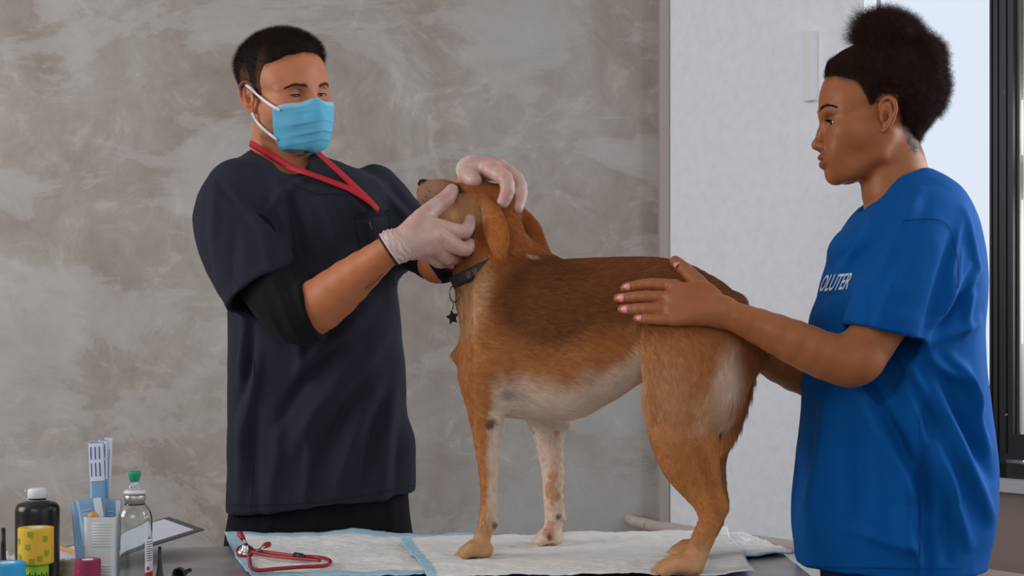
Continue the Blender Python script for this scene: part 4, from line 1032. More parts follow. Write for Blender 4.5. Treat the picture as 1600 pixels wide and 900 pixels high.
uV, uQ = cat_mesh([(uV1, uQ1), (uV2, uQ2)]); und = mk('undershirt', uV, uQ, mblack, man); und['label'] = 'black long-sleeved undershirt with sleeves pushed up to the elbows'
# trousers and shoes
L_ = Field(); L_.add(loftz([(740, 366, 636, YM+.045, .092), (800, 358, 640, YM+.047, .094), (860, 350, 648, YM+.05, .094), (930, 352, 646, YM+.05, .094)]), 0)
for X in (-.465, -.30): L_.chain([[X, YM+.05, .78, .085], [X, YM+.05, .50, .080], [X, YM+.05, .10, .072]], .03)
lV, lQ = surface(L_, .007, (-.72, .05, .09), (-.1, .55, 1.06), smooth=1); lN = normals(lV, lQ)
lV = folds(lV, lN, [(480, 790, 478, 850, 7, 4, .15), (540, 790, 560, 850, 7, 4, .15), (600, 780, 606, 850, 6, 4, .15), (420, 800, 400, 850, 8, 4, .15)])
tr_ = mk('trousers', lV, lQ, mblack, man); tr_['label'] = 'black trousers'
for X in (-.465, -.30):
    F_ = Field(); F_.add(s_ell((X, YM-.01, .045), (.048, .14, .045)), 0); F_.add(s_ell((X, YM+.07, .07), (.045, .06, .06)), .03); F_.add(f_plane((0, 0, .002), (0, 0, -1)), 0, 'i')
    mk('shoe', *surface(F_, .006, (X-.1, YM-.25, -.02), (X+.1, YM+.15, .16)), mblack, man)
# gloves
mglove = mat('latex_glove', rough=.42, attr=True); bsdf(mglove).inputs['Subsurface Weight'].default_value = .15; bsdf(mglove).inputs['Subsurface Scale'].default_value = .006
bump_noise(mglove, 60, .5, .0016, 3); bump_noise(mglove, 240, .3, .0005, 2); bsdf(mglove).inputs['Specular IOR Level'].default_value = .55
def glove(F, wp, wn, lo, hi, cuffpt, lbl):
    G = Field(); wn = np.asarray(wn, float)/np.linalg.norm(wn)
    fn = lambda P: F.ev(P)-.0013-.0022*sstep(.035, .0, (P-wp)@wn)
    G.add(fn, 0); G.add(f_plane(wp, -wn), 0, 'i')
    V, Q = surface(G, .0017, lo, hi, smooth=1); N = normals(V, Q); t = (V-wp)@wn
    wr = sstep(.055, .01, t); V = V+N*(wr*.0016*np.sin(t*900+6*vnoise(V, 60)*1.5)*.7)[:, None]
    c = np.tile(lin((204, 172, 160)), (len(V), 1)); n = fbm(V, 70, 3); c = mixc(c, lin((196, 144, 128)), np.clip(.45+.5*n, 0, 1)); c = mixc(c, lin((224, 205, 198)), wr*.45)
    g = mk('glove', V, Q, mglove, man, c); g['label'] = lbl
    # rolled cuff: ring where the glove ends
    e = [i for i in range(len(V)) if abs(t[i]) < .0022]; E_ = V[e]; u = np.cross(wn, (0, 1, 0)); u /= np.linalg.norm(u); w = np.cross(wn, u); c0 = E_.mean(0); a = np.arctan2((E_-c0)@w, (E_-c0)@u); rad = np.linalg.norm(E_-c0, axis=1); L = []
    for q in np.linspace(-math.pi, math.pi, 40, endpoint=False):
        dq = np.abs((a-q+math.pi) % (2*math.pi)-math.pi); m = dq < .3; r = np.percentile(rad[m], 90) if m.any() else rad.mean(); L.append(c0+(u*math.cos(q)+w*math.sin(q))*(r))
    mk('rolled_cuff', *tube(L, .0016, 8, closed=True), mat('glove_roll', lin((226, 214, 208)), .4), g)
    return np.array(L), u, w, wn, g
wpN = W(609, 389, -.028); gN = glove(HN, wpN, W(650, 362, -.028)-wpN, W(585, 425, -.09), W(765, 270, .10), None, 'thin pale rubber glove on the hand under the muzzle')
wpF = W(727, 277, .122); gF = glove(HF, wpF, W(760, 262, .09)-wpF, W(700, 345, -.04), W(845, 230, .19), None, 'thin pale rubber glove on the hand over the crown')
mband = mat('black_band', lin((18, 18, 20)), .5)
Lb = gN[0]-gN[3]*.0045; cb = Lb.mean(0); b_ = mk('wristband', *tube(cb+(Lb-cb)*.965, .0016, 8, closed=True), mband, man); b_['label'] = 'thin black band at the wrist'
# lanyard of red webbing round the neck
mred = mat('red_webbing', lin((188, 22, 40)), .7); bump_noise(mred, 500, .4, .0005)
ctree = bvh(*cat_mesh([(sV, sQ), (uV1, uQ1), (pH[0], pH[1])]))
VF1 = ribbon(ctree, [(394, 224), (420, 240), (455, 262), (500, 280), (545, 297), (575, 316), (588, 329)], 11, .004, 8, .0012, 5)
VF2 = ribbon(ctree, [(489, 236), (505, 250), (530, 272), (555, 296), (575, 315), (587, 329)], 12, .004, 8, .0012, 5)
lan = mk('lanyard', *join([VF1, VF2]), mred); tag(lan, 'red webbing lanyard hanging round the man\'s neck over his scrubs', 'lanyard')
# chest pocket with a zip pull, seams
def panel(tree, quad, off, nu=10, nv=10, th=.0012):
    q = np.array(quad, float); V = []; N_ = []
    for i in range(nu+1):
        for j in range(nv+1):
            u, v = i/nu, j/nv; p = (q[0]*(1-u)+q[1]*u)*(1-v)+(q[3]*(1-u)+q[2]*u)*v; r = drape(tree, p[0], p[1], off)
            r = r if r is not None else (V[-1], N_[-1]); V.append(r[0]); N_.append(r[1])
    V = np.array(V); N_ = np.array(N_); m = len(V); F = []
    for i in range(nu):
        for j in range(nv): k = i*(nv+1)+j; F += [(k, k+nv+1, k+nv+2, k+1), (m+k, m+k+1, m+k+nv+2, m+k+nv+1)]
    rim = [i*(nv+1) for i in range(nu+1)]+[nu*(nv+1)+j for j in range(1, nv+1)]+[i*(nv+1)+nv for i in range(nu-1, -1, -1)]+[j for j in range(nv-1, 0, -1)]
    F += [(a, b, m+b, m+a) for a, b in zip(rim, rim[1:]+rim[:1])]
    return np.vstack([V, V-N_*(th+off)]), F
pk = mk('chest_pocket', *panel(st, [(553, 334), (607, 328), (616, 446), (573, 452)], .0022), mscrub, scrub)
mseam = cloth('scrub_seam', (34, 36, 46)); mmet = mat('zip_metal', lin((70, 72, 80)), .4, .7)
mk('pocket_hem', *ribbon(st, [(554, 341), (580, 338), (607, 335)], 2, .0045, 5, .0006), mseam, pk)
mk('zip_pull', *ribbon(st, [(573, 347), (575, 354), (577, 360)], 4.5, .006, 4, .0012), mmet, pk)
mk('pocket_stitch', *ribbon(st, [(562, 338), (570, 360), (579, 385)], 1.6, .0045, 5, .0006), mseam, pk)
for nm, pts, w in (('collar_band', [(392, 248), (425, 270), (460, 290), (500, 304), (520, 302), (548, 304)], 1.2), ('sleeve_seam', [(340, 330), (352, 380), (372, 450), (378, 470)], .8), ('hem_seam', [(358, 788), (420, 788), (500, 784), (580, 772), (648, 758)], 1.4), ('side_seam', [(398, 560), (396, 650), (396, 720), (392, 795)], 1.4), ('sleeve_hem', [(352, 477), (390, 462), (430, 438), (460, 412)], 1.3)):
    try: mk(nm, *ribbon(st, pts, w, .0012, 8, .0006, 2), mseam, scrub)
    except Exception as e: print('seam', nm, e)
# tattoo on the forearm
ft = bvh(*pA); mtat = mat('tattoo_ink', lin((92, 60, 42)), .6)
S = []
for pts in ([(570, 449), (572, 452)], [(571, 446), (577, 451)], [(574, 443), (580, 448), (583, 444)], [(577, 441), (583, 446)], [(581, 438), (586, 442), (588, 438)], [(575, 451), (583, 444), (590, 437), (596, 430), (600, 425)], [(588, 434), (592, 438)], [(592, 431), (595, 434)], [(572, 449), (579, 443)], [(596, 428), (599, 430)]):
    try: S.append(ribbon(ft, pts, .75, .0003, 4, .0003))
    except Exception as e: print('tattoo', e)
if S: t_ = mk('tattoo', *join(S), mtat, man); t_['label'] = 'small line of tattooed writing on the forearm'
# ------------------------------------------------------------------ the volunteer
YW = -.05
wom = thing('person', 'woman in bright blue t-shirt with hair puffed high steadying the dog\'s rump', 'person', (.63, YW, 0))
TW = Frame(W(1386, 185, YW), math.radians(-4), math.radians(0), 0, -1, 1.0)
skW = skinmat('woman_skin', .07, .45)
K = Field(); head(K, TW, True, 3.7)
for s in (-1, 1): ear_(K, TW, s, 70, -8, 20, .92)
neckw = [[*TW.p(-2, 0, -38), .048], [*TW.p(-14, 0, -85), .047], [*W(1402, 300, YW), .054], [*W(1422, 335, YW), .075]]
K.chain(neckw, .022, kin=.02)
BW = Field(); BW.chain(neckw, .02)
BW.add(loftz([(300, 1372, 1470, YW, .06), (345, 1352, 1498, YW, .12), (450, 1325, 1505, YW, .112), (600, 1305, 1505, YW, .108), (760, 1300, 1510, YW, .135), (880, 1300, 1500, YW, .14)]), .03)
for y in (YW-.09, YW+.09): BW.chain([[.66, y*.8, .84, .062], [.66, y, .50, .050], [.67, y, .08, .040]], .03); BW.add(s_ell((.62, y, .045), (.11, .038, .035)), .03)
uaN = C([(1452, 345, -.175, 40), (1400, 470, -.205, 42), (1345, 556, -.222, 39), (1322, 568, -.225, 36)])
faN = C([(1328, 567, -.225, 38), (1290, 556, -.226, 37), (1240, 534, -.226, 34), (1185, 510, -.222, 27.5), (1150, 496, -.224, 22.5), (1126, 487, -.218, 21.5)])
faF = C([(1330, 600, .08, 34), (1270, 592, .05, 31), (1215, 572, .02, 25), (1170, 545, -.005, 20), (1135, 520, -.015, 18)])
uaF = C([(1430, 345, .08, 40), (1370, 480, .10, 40), (1330, 600, .08, 33)])
BW.chain(uaN, .004); BW.chain(uaF, .004)
WH = Field(); WH.chain(faN, .02, sm=2); WH.chain(uaN[1:], .02)
hand(WH, (1128, 487, -.218, 21), [(1054, 448, -.182, 11.5), (1050, 466, -.192, 12), (1050, 484, -.200, 11.5), (1056, 500, -.208, 10)],
     [[(1054, 447, -.176, 10.5), (1018, 444, -.158, 9.6), (994, 447, -.146, 8.8), (976, 450, -.138, 7.4)],
      [(1050, 465, -.190, 10.5), (1010, 463, -.171, 9.6), (984, 465, -.156, 8.8), (966, 466, -.146, 7.6)],
      [(1050, 484, -.198, 10.2), (1012, 482, -.182, 9.4), (988, 483, -.168, 8.6), (972, 483, -.158, 7.3)],
      [(1056, 500, -.208, 9), (1028, 499, -.200, 8.4), (1010, 498, -.192, 7.5), (995, 497, -.183, 6.4)]],
     [(1112, 470, -.196, 18), (1090, 442, -.172, 13.5), (1070, 421, -.140, 10.8), (1055, 408, -.118, 8.8)])
WH.add(s_ell(W(1090, 474, -.200), (R(34, 0), .014, R(33, 0))), .012)
WF = Field(); WF.chain(faF, .02, sm=2)
hand(WF, (1135, 520, -.015, 17), [(1080, 490, .0, 11), (1080, 505, .0, 11), (1082, 520, -.002, 11), (1086, 534, -.004, 10)],
     [[(1080, 490, .0, 10), (1040, 485, .01, 9), (1005, 486, .02, 8)], [(1080, 505, .0, 10), (1035, 502, .012, 9), (1000, 503, .022, 8)], [(1082, 520, -.002, 10), (1040, 518, .010, 9), (1008, 518, .02, 8)], [(1086, 534, -.004, 9), (1052, 533, .005, 8), (1028, 532, .012, 7)]],
     [(1120, 500, -.01, 14), (1100, 470, -.01, 11), (1086, 450, -.012, 9)])
def box_of(c, m=.05): c = np.asarray(c)[:, :3]; return tuple(c.min(0)-m), tuple(c.max(0)+m)
qH = surface(K, .0017, (W(1290, 120, YW)[0]-.06, YW-.16, 1.44), (W(1470, 120, YW)[0]+.05, YW+.16, 1.80), smooth=1)
qB = surface(BW, .010, (.40, -.32, -.0), (1.0, .26, 1.52), smooth=1)
lo, hi = box_of(np.vstack([faN, uaN[1:], C([(950, 400, -.13, 5), (1000, 510, -.16, 5)])]), .045)
qN = surface(WH, .0022, lo, hi, smooth=1)
lo, hi = box_of(np.vstack([faF, C([(990, 440, .03, 5)])]), .045); qF = surface(WF, .0035, lo, hi, smooth=1)
V, Q = cat_mesh([qH, qB, qN, qF])
def womskin(P):
    l = TW.loc(P); n = fbm(P, 60, 3); c = np.tile(lin((158, 94, 52)), (len(P), 1)); hd = (np.linalg.norm(l, axis=1) < 170)
    g = lambda f, s, z, rf, rs, rz: np.exp(-(((l[:, 0]-f)/rf)**2+((np.abs(l[:, 1])-s)/rs)**2+((l[:, 2]-z)/rz)**2))*hd
    c = mixc(c, lin((150, 84, 48)), np.clip(g(80, 35, -25, 40, 40, 50), 0, 1)*.5)
    c = mixc(c, lin((178, 92, 52)), g(-14, 74, 5, 25, 20, 35)*.5)
    c = mixc(c, lin((118, 56, 46)), np.clip(np.maximum(g(110, 0, -65, 9, 26, 5), g(107, 0, -77, 9, 22, 6))*1.6, 0, 1)*.8)
    c = mixc(c, lin((96, 54, 34)), g(99, 31, 0, 8, 16, 5)*.6)
    c = mixc(c, lin((70, 44, 30)), hd*sstep(9, -8, np.interp(l[:, 0], HW[:, 0], HW[:, 1])-l[:, 2]+n*4)*(l[:, 0] < 108)*.85)
    hnd = sstep(1000, 1180, img(P)[:, 0])*0+((img(P)[:, 0] < 1130) & (P[:, 1] < -.08)); c = mixc(c, lin((150, 88, 56)), hnd*.5)
    return c*(1+.06*n)[:, None]
HW = np.array([(-130, -70), (-60, -68), (-30, -60), (-18, -30), (-10, 5), (-4, 30), (24, 30), (31, 22), (37, 10), (43, 13), (49, 34), (58, 48), (72, 54), (86, 60), (100, 66), (112, 72), (130, 74)], float)
mk('body', V, Q, skW, wom, womskin(V))
for s in (-1, 1): eyeball(TW, s, (1, .20*s, -.12), wom, (40, 24, 16), 3, -4)
# hair: base close to the skull, puff behind and above it
mhw = mat('woman_hair', rough=.7, attr=True); bsdf(mhw).inputs['Specular IOR Level'].default_value = .08
Gw = Field(); Gw.p = K.p[:2]
def capw(P):
    l = TW.loc(P); e = l[:, 2]-np.interp(l[:, 0], HW[:, 0], HW[:, 1]); return Gw.ev(P)+.0012-.0015*sstep(-1, 3, e)-.009*sstep(0, 30, e)
Gh = Field(); Gh.add(f_and(capw, hairline(TW, HW)), 0)
for px, py, y, rx, ry, rz in ((1388, 58, YW, 52, 50, 36), (1440, 92, YW, 34, 50, 36), (1438, 135, YW, 38, 58, 44), (1420, 175, YW, 30, 48, 36), (1420, 208, YW, 17, 34, 22), (1375, 34, YW, 32, 32, 17)):
    Gh.add(s_ell(W(px, py, y), (R(rx, y), R(ry, y), R(rz, y))), .012)
gV, gQ = surface(Gh, .0036, (W(1270, 0, YW)[0], YW-.13, 1.53), (W(1510, 0, YW)[0], YW+.13, 1.87), smooth=2)
gN = normals(gV, gQ); gV = gV+gN*(.003*fbm(gV, 45, 3))[:, None]*sstep(1330, 1370, img(gV)[:, 0])[:, None]
hw = mk('hair', gV, gQ, mhw, wom, mixc(np.tile(lin((24, 16, 14)), (len(gV), 1)), lin((96, 58, 36)), (lambda l: sstep(9, -1, l[:, 2]-np.interp(l[:, 0], HW[:, 0], HW[:, 1])+5*vnoise(gV, 170))*1.0*.85)(TW.loc(gV))))
def curls(n, puff):
    P, N = sample(gV, gQ, n*2, rng); u = img(P); l = TW.loc(P)
    pf = (u[:, 1] < 66+0*u[:, 0]) | (u[:, 0] > 1392) | ((u[:, 0] > 1340) & (u[:, 1] < 74))
    m = np.where(pf == puff)[0][:n]; P, N, u = P[m], N[m], u[m]; n = len(P); k = 8; t = np.linspace(0, 1, k)[None, :, None]
    if puff:
        L = rng.uniform(.012, .026, n)*(1+.5*(u[:, 0] < 1350)); L = np.where(u[:, 1] > 180, L*.7, L)
        d = N+rng.normal(0, .45, N.shape); d /= np.linalg.norm(d, axis=1)[:, None]; a = np.cross(d, rng.normal(0, 1, d.shape)); a /= np.linalg.norm(a, axis=1)[:, None]; b = np.cross(d, a)
        ph = rng.uniform(0, 6.28, n)[:, None, None]; fr = rng.uniform(9, 16, n)[:, None, None]; r = rng.uniform(.0015, .0032, n)[:, None, None]*np.minimum(t*3, 1)
        S = P[:, None]-N[:, None]*.004+d[:, None]*L[:, None, None]*t*.85+r*(a[:, None]*np.cos(ph+fr*t)+b[:, None]*np.sin(ph+fr*t)); rad = .00013
    else:
        tgt = W(1385, 70, YW); d = tgt-P; d = d-N*(d*N).sum(1)[:, None]; d /= np.linalg.norm(d, axis=1)[:, None]+1e-9; a = np.cross(d, N)
        L = rng.uniform(.010, .020, n); ph = rng.uniform(0, 6.28, n)[:, None, None]
        S = P[:, None]+d[:, None]*L[:, None, None]*t+a[:, None]*(.0012*np.sin(ph+12*t))+N[:, None]*(.0014+.0012*np.cos(ph+12*t))*np.minimum(t*3, 1)*sstep(0, 1, 1.0); rad = .00014
    c = np.tile(lin((46, 30, 24)), (n, 1))*rng.uniform(.5, 1.6, n)[:, None]
    c = mixc(c, lin((78, 50, 38)), rng.random(n)*.5)
    return S, np.full(n, rad), c
A_ = curls(26000, True); B_ = curls(15000, False)
strands('curls', np.concatenate([A_[0], B_[0]]), np.concatenate([A_[1], B_[1]]), np.concatenate([A_[2], B_[2]]), mhw, hw)
# baby hairs at the nape
Pn = np.array([W(*q, YW-.035) for q in ((1416, 215), (1420, 222), (1412, 226), (1424, 232), (1418, 235), (1422, 240))]); S = []
for p in Pn:
    for _ in range(7):
        a = rng.uniform(0, 6.28); r0 = rng.uniform(.002, .005); q = p+rng.normal(0, .003, 3); S.append([q+np.array([r0*math.cos(a+t), -.002*0, r0*math.sin(a+t)]) for t in np.linspace(0, 4.5, 8)])
wt = bvh(*qH)
def snap(S, tree, off=.0006):
    for i in range(len(S)):
        for j in range(len(S[i])):
            r = tree.find_nearest(Vector(S[i][j])); S[i][j] = np.array(r[0]+r[1]*off)
    return np.array(S)
strands('nape_curls', snap(S, wt), .00012, np.tile(lin((40, 26, 20)), (len(S), 1)), mhw, hw)
brows(TW, wt, wom, lin((44, 28, 20)), 13, mhw, 3.4, 420)
lashes(TW, wom, mhw, 2.2, .15, .008, 80, .00016, 3, -4)
# t-shirt
YS = -.05
trunkW = loftz([(268, 1395, 1452, YS, .05), (284, 1378, 1478, YS, .085), (305, 1366, 1497, YS, .125), (340, 1334, 1514, YS, .155), (380, 1303, 1525, YS, .165), (420, 1295, 1531, YS, .168), (470, 1281, 1533, YS, .165), (520, 1270, 1530, YS, .160), (580, 1261, 1533, YS, .158), (640, 1255, 1541, YS, .160), (700, 1247, 1549, YS, .165), (760, 1243, 1551, YS, .168), (820, 1241, 1545, YS, .170), (860, 1246, 1535, YS, .170), (930, 1252, 1526, YS, .170)], 2.2)
T_ = Field(); hemW = W(1252, 893, YS-.1)
T_.add(f_and(trunkW, f_plane(hemW, (-.01, 0, -1))), 0)
tN = C([(1448, 348, -.165, 46), (1428, 400, -.190, 58), (1400, 470, -.205, 64), (1365, 575, -.215, 66)]); ptN = W(1380, 522, -.21); ntN = np.array([-.26, -.05, -1.0])
T_.add(f_and(f_chain(tN, 3), f_plane(ptN, ntN)), .03)
tF = C([(1420, 350, .07, 46), (1390, 420, .09, 58), (1355, 500, .10, 62), (1340, 575, .10, 60)]); ptF = W(1335, 520, .10); ntF = np.array([-.3, .05, -1.0])
T_.add(f_and(f_chain(tF, 3), f_plane(ptF, ntF)), .03)
T_.chain([[*TW.p(-18, 0, -70), .050], [*W(1404, 290, YS), .055], [*W(1385, 306, YS), .052]], .004, op='s', kin=.01)
for fn, p_, n_ in ((f_chain(tN, 3), ptN, ntN), (f_chain(tF, 3), ptF, ntF), (trunkW, hemW, np.array([-.01, 0, -1.]))):
    n_ = n_/np.linalg.norm(n_); T_.add(f_and(f_off(fn, -.009), f_plane(p_-n_*.05, -n_)), .002, 's')
tV, tQ = surface(T_, .0040, (.40, -.34, .83), (1.02, .28, 1.60), smooth=2); tNn = normals(tV, tQ)
YY = -.18
FW = [(1345, 600, 1400, 760, 13, 9, YY), (1365, 610, 1440, 790, 12, -8, YY), (1400, 600, 1470, 760, 13, 8, YY), (1437, 640, 1437, 880, 9, -5, YY), (1450, 610, 1540, 800, 14, 10, YY), (1470, 600, 1545, 740, 11, -8, YY), (1480, 560, 1535, 640, 10, 6, YY),
      (1500, 580, 1545, 700, 10, 6, YY), (1450, 690, 1500, 840, 13, 8, YY), (1460, 720, 1470, 860, 10, -5, YY), (1340, 640, 1330, 860, 14, -6, YY), (1300, 620, 1275, 880, 13, 6, YY), (1290, 640, 1262, 800, 9, -7, YY), (1420, 700, 1400, 850, 14, 6, YY),
      (1440, 500, 1500, 420, 8, 6, YY), (1446, 516, 1515, 450, 7, -5, YY), (1450, 480, 1490, 400, 6, 5, YY), (1455, 535, 1530, 500, 9, 5, YY), (1445, 560, 1500, 600, 9, 5, YY), (1400, 540, 1450, 640, 9, 5, YY),
      (1490, 360, 1440, 500, 6, 4, YY), (1470, 380, 1420, 520, 7, -4, YY), (1420, 330, 1350, 440, 8, 5, YY), (1400, 330, 1335, 430, 7, -5, YY), (1380, 325, 1322, 440, 7, 5, YY), (1360, 335, 1310, 440, 6, -4, YY), (1440, 300, 1400, 360, 8, 4, YY), (1350, 380, 1330, 500, 7, 4, YY),
      (1320, 470, 1290, 520, 8, 4, YY), (1500, 330, 1525, 420, 8, 4, YY), (1380, 430, 1350, 510, 8, 3, YY), (1520, 420, 1500, 520, 8, 4, YY), (1280, 600, 1262, 640, 8, 4, YY), (1395, 800, 1420, 880, 12, 5, YY), (1330, 830, 1420, 850, 9, 4, YY)]
FW = [(*q[:5], q[5]*2.2, *q[6:]) for q in FW]
tV = folds(tV, tNn, FW, sstep(.35, -.1, tNn[:, 1]))+tNn*(.0022*fbm(tV*np.array([1, 1, .6]), 14, 3)+.006*fbm(tV*np.array([1.2, 1, .4]), 6, 2)*sstep(1.2, .95, tV[:, 2]))[:, None]
mshirt = cloth('tshirt_cotton', (0, 78, 146), weave=1100, s=.3, wr=(24, .4, .004, 3, (1, 1, .5)), sheen=0)
tee = mk('t_shirt', tV, tQ, mshirt, wom); tee['label'] = 'bright blue short-sleeved t-shirt with white lettering'
tt = bvh(tV, tQ)
mts = cloth('tshirt_seam', (5, 62, 124)); mprint = mat('white_print', lin((205, 208, 214)), .7); bump_noise(mprint, 500, .3, .0004)
for nm, pts, w in (('armhole_seam', [(1412, 345), (1440, 342), (1470, 345), (1484, 358), (1492, 385), (1497, 420), (1496, 450)], 1.6), ('side_seam', [(1437, 640), (1436, 720), (1437, 800), (1436, 885)], 1.5), ('sleeve_hem', [(1320, 500), (1360, 510), (1400, 520), (1444, 528)], 1.2), ('hem_seam', [(1262, 884), (1330, 886), (1420, 888), (1510, 888)], 1.2)):
    try: mk(nm, *ribbon(tt, pts, w, .0011, 10, .0007, 2), mts, tee)
    except Exception as e: print('seam', nm, e)
# the lettering across the chest
tx = bpy.data.curves.new('lettering', 'FONT'); tx.body = 'OLUTER'; tx.size = 1.0; tx.shear = .3; tx.resolution_u = 3; tx.offset = .012
to = bpy.data.objects.new('lettering', tx); COL.objects.link(to); dg = bpy.context.evaluated_depsgraph_get(); me = bpy.data.meshes.new_from_object(to.evaluated_get(dg)); bpy.data.objects.remove(to)
import bmesh
bm = bmesh.new(); bm.from_mesh(me); bmesh.ops.triangulate(bm, faces=bm.faces[:])
for _ in range(2): bmesh.ops.subdivide_edges(bm, edges=[e for e in bm.edges if e.calc_length() > .12], cuts=1); bmesh.ops.triangulate(bm, faces=bm.faces[:])
xs = [v.co.x for v in bm.verts]; ys = [v.co.y for v in bm.verts]; x0, x1, y0, y1 = min(xs), max(xs), min(ys), max(ys)
bm.verts.index_update(); Vl = []; okv = []
for v in bm.verts:
    u = (v.co.x-x0)/(x1-x0); w = (v.co.y-y0)/(y1-y0); px = 1283+u**1.1*44+(w-.3)*9; py = 456-w*26-u*4; r = drape(tt, px, py, .0009); okv.append(r is not None); Vl.append(r[0] if r is not None else (0, 0, 0))
Fl = [tuple(v.index for v in f.verts) for f in bm.faces if all(okv[v.index] for v in f.verts)]; bm.free()
mk('lettering', Vl, Fl, mprint, tee)
# trousers and shoes, below the frame
LW = Field(); LW.add(loftz([(780, 1290, 1510, YW, .14), (860, 1285, 1515, YW, .145), (960, 1290, 1510, YW, .14)]), 0)
for y in (YW-.085, YW+.085): LW.chain([[.66, y, .80, .095], [.66, y, .50, .072], [.67, y, .10, .062]], .03)
mk('trousers', *surface(LW, .009, (.46, -.30, .09), (.90, .20, 1.0), smooth=1), cloth('jeans_denim', (52, 60, 84)), wom)
for y in (YW-.09, YW+.09):
    F_ = Field(); F_.add(s_ell((.62, y, .045), (.125, .043, .042)), 0); F_.add(s_ell((.69, y, .07), (.055, .042, .06)), .03); F_.add(f_plane((0, 0, .002), (0, 0, -1)), 0, 'i')
    mk('shoe', *surface(F_, .006, (.44, y-.08, -.02), (.80, y+.08, .16)), mat('shoe_white', lin((200, 200, 204)), .6), wom)
# pink nails
mnail = mat('pink_nail', lin((226, 140, 140)), .25)
for (px, py, y), (tx_, ty_), w, l in (((979, 449, -.150), (-1, .05), 6, 8), ((969, 466, -.150), (-1, .02), 6.5, 8.5), ((975, 483, -.154), (-1, 0), 6, 8), ((998, 496, -.158), (-1, -.05), 5, 6.5)):
    r = drape(bvh(*qN) if 'nt_' not in globals() else nt_, px, py, .0)
    nt_ = globals().get('nt_') or bvh(*qN)
    if r is not None: nail(r[0], r[1], np.array([tx_, .35, -ty_]), R(w, -.15)*.95, R(l, -.15)*.8, mnail, wom)
r = drape(nt_, 1056, 411, .0)
if r is not None: nail(r[0], r[1]+np.array([-.3, 0, .6]), np.array([-.6, .5, .75]), R(6, -.12), R(8, -.12), mnail, wom)
# ------------------------------------------------------------------ stethoscope
mrt = mat('red_rubber', lin((158, 24, 34)), .38); bump_noise(mrt, 90, .15, .0004)
mch = mat('chrome', lin((205, 205, 205)), .18, 1.0); mbp = mat('black_plastic', lin((24, 24, 26)), .4)
ste = thing('stethoscope', 'red rubber stethoscope curled on the blue-edged pad', 'stethoscope', OT(440, 875))
zs = TZ+.012
def gp(rows, z=zs): return [OT(a, b, z if len(r) == 0 else r[0]) for a, b, *r in rows]
mk('tubing', *tube(spline(gp([(386, 859), (410, 862), (440, 866), (466, 869), (500, 871), (516, 877), (508, 884), (470, 886), (430, 889), (404, 891), (392, 886), (390, 874), (387, 866)]), 8), .0032, 14), mrt, ste)
mk('tubing', *tube(spline(gp([(392, 862, zs+.004), (420, 868, zs), (455, 872, zs), (480, 874, zs), (500, 876, zs)]), 8), .0029, 12), mrt, ste)
mk('clip', *tube(gp([(461, 868), (473, 870)], zs+.001), .0052, 14, flat=1.1), mbp, ste)
for rows, tip in (([(396, 862, zs+.002), (388, 853, zs+.008), (380, 842, zs+.018)], [(381, 843, zs+.017), (376, 836, zs+.024), (373, 832, zs+.027)]), ([(396, 862, zs+.002), (406, 858, zs+.005), (414, 853, zs+.009)], [(411, 854, zs+.008), (417, 851.5, zs+.010), (423, 850, zs+.011)])):
    et = mk('ear_tube', *tube(spline(gp(rows), 6), .0019, 10), mch, ste); et['label'] = 'chrome ear tube'
    t = gp(tip); mk('ear_tip', *tube(spline(t, 4), [.0038, .0044, .0048, .005, .0052, .0052, .005, .0044, .0028][:len(spline(t, 4))], 14), mrt, ste)
cpp = OT(383, 861, zs+.002)
mk('chest_piece', *xf(lathe([(.0001, -.004), (.012, -.004), (.0135, -.002), (.0135, .002), (.010, .004), (.005, .006), (.005, .013), (.0001, .013)], 28), (.5, .1, 0), cpp), mch, ste)
mk('diaphragm_ring', *xf(lathe([(.0128, -.0045), (.0155, -.004), (.016, 0), (.015, .003), (.0128, .002), (.0128, -.0045)], 30, cap=False), (.5, .1, 0), cpp), mrt, ste)
mk('stem_sleeve', *tube(gp([(388, 860, zs+.006), (397, 862, zs+.003)]), .0036, 12), mbp, ste)
# ------------------------------------------------------------------ things at the left end of the table
def at(px, y): p = W(px, 900, y); return np.array([p[0], y, TZ])
def hh(py, y): return 1.25-(py-HY)*(y+2.5)/FP-TZ     # height above the table of a row at depth y
# dark brown bottle
y = -.22; c = at(58.5, y); r = R(33.5, y); q = lambda py: hh(py, y)
bot = thing('bottle', 'black plastic bottle with white screw cap behind the patterned tape rolls', 'bottle', c)
mbb = mat('bottle_black', lin((20, 19, 21)), .28)
mk('bottle_body', *lathe([(.0001, 0), (r*.92, 0), (r, .004), (r, .008), (r, q(803)), (r, q(797)), (r*.97, q(791)), (r*.85, q(786)), (r*.55, q(783)), (R(13, y), q(781)), (R(13, y), q(776)), (.0001, q(776))], 56, c), mbb, bot)
mwc = mat('white_plastic', lin((222, 222, 224)), .4)
mk('neck_ring', *lathe([(R(14, y), q(787)), (R(14.6, y), q(786)), (R(14.6, y), q(781.5)), (R(13, y), q(781)), (R(13, y), q(787)), (R(14, y), q(787))], 40, c, cap=False), mwc, bot)
n = 96; V, F = [], []
prof = [(R(14, y), q(778)), (R(14.6, y), q(777)), (R(14.4, y), q(766)), (R(13.6, y), q(763.8)), (R(11, y), q(763)), (.0001, q(763))]
for i, (rr_, z) in enumerate(prof):
    for j in range(n): a = 2*math.pi*j/n; k = rr_*(1+(.025 if j % 2 and 1 <= i <= 2 else 0)); V.append((c[0]+k*math.cos(a), c[1]+k*math.sin(a), c[2]+z))
for i in range(len(prof)-1):
    for j in range(n): k = (j+1) % n; F.append((i*n+j, i*n+k, (i+1)*n+k, (i+1)*n+j))
mk('cap', V, F, mwc, bot)
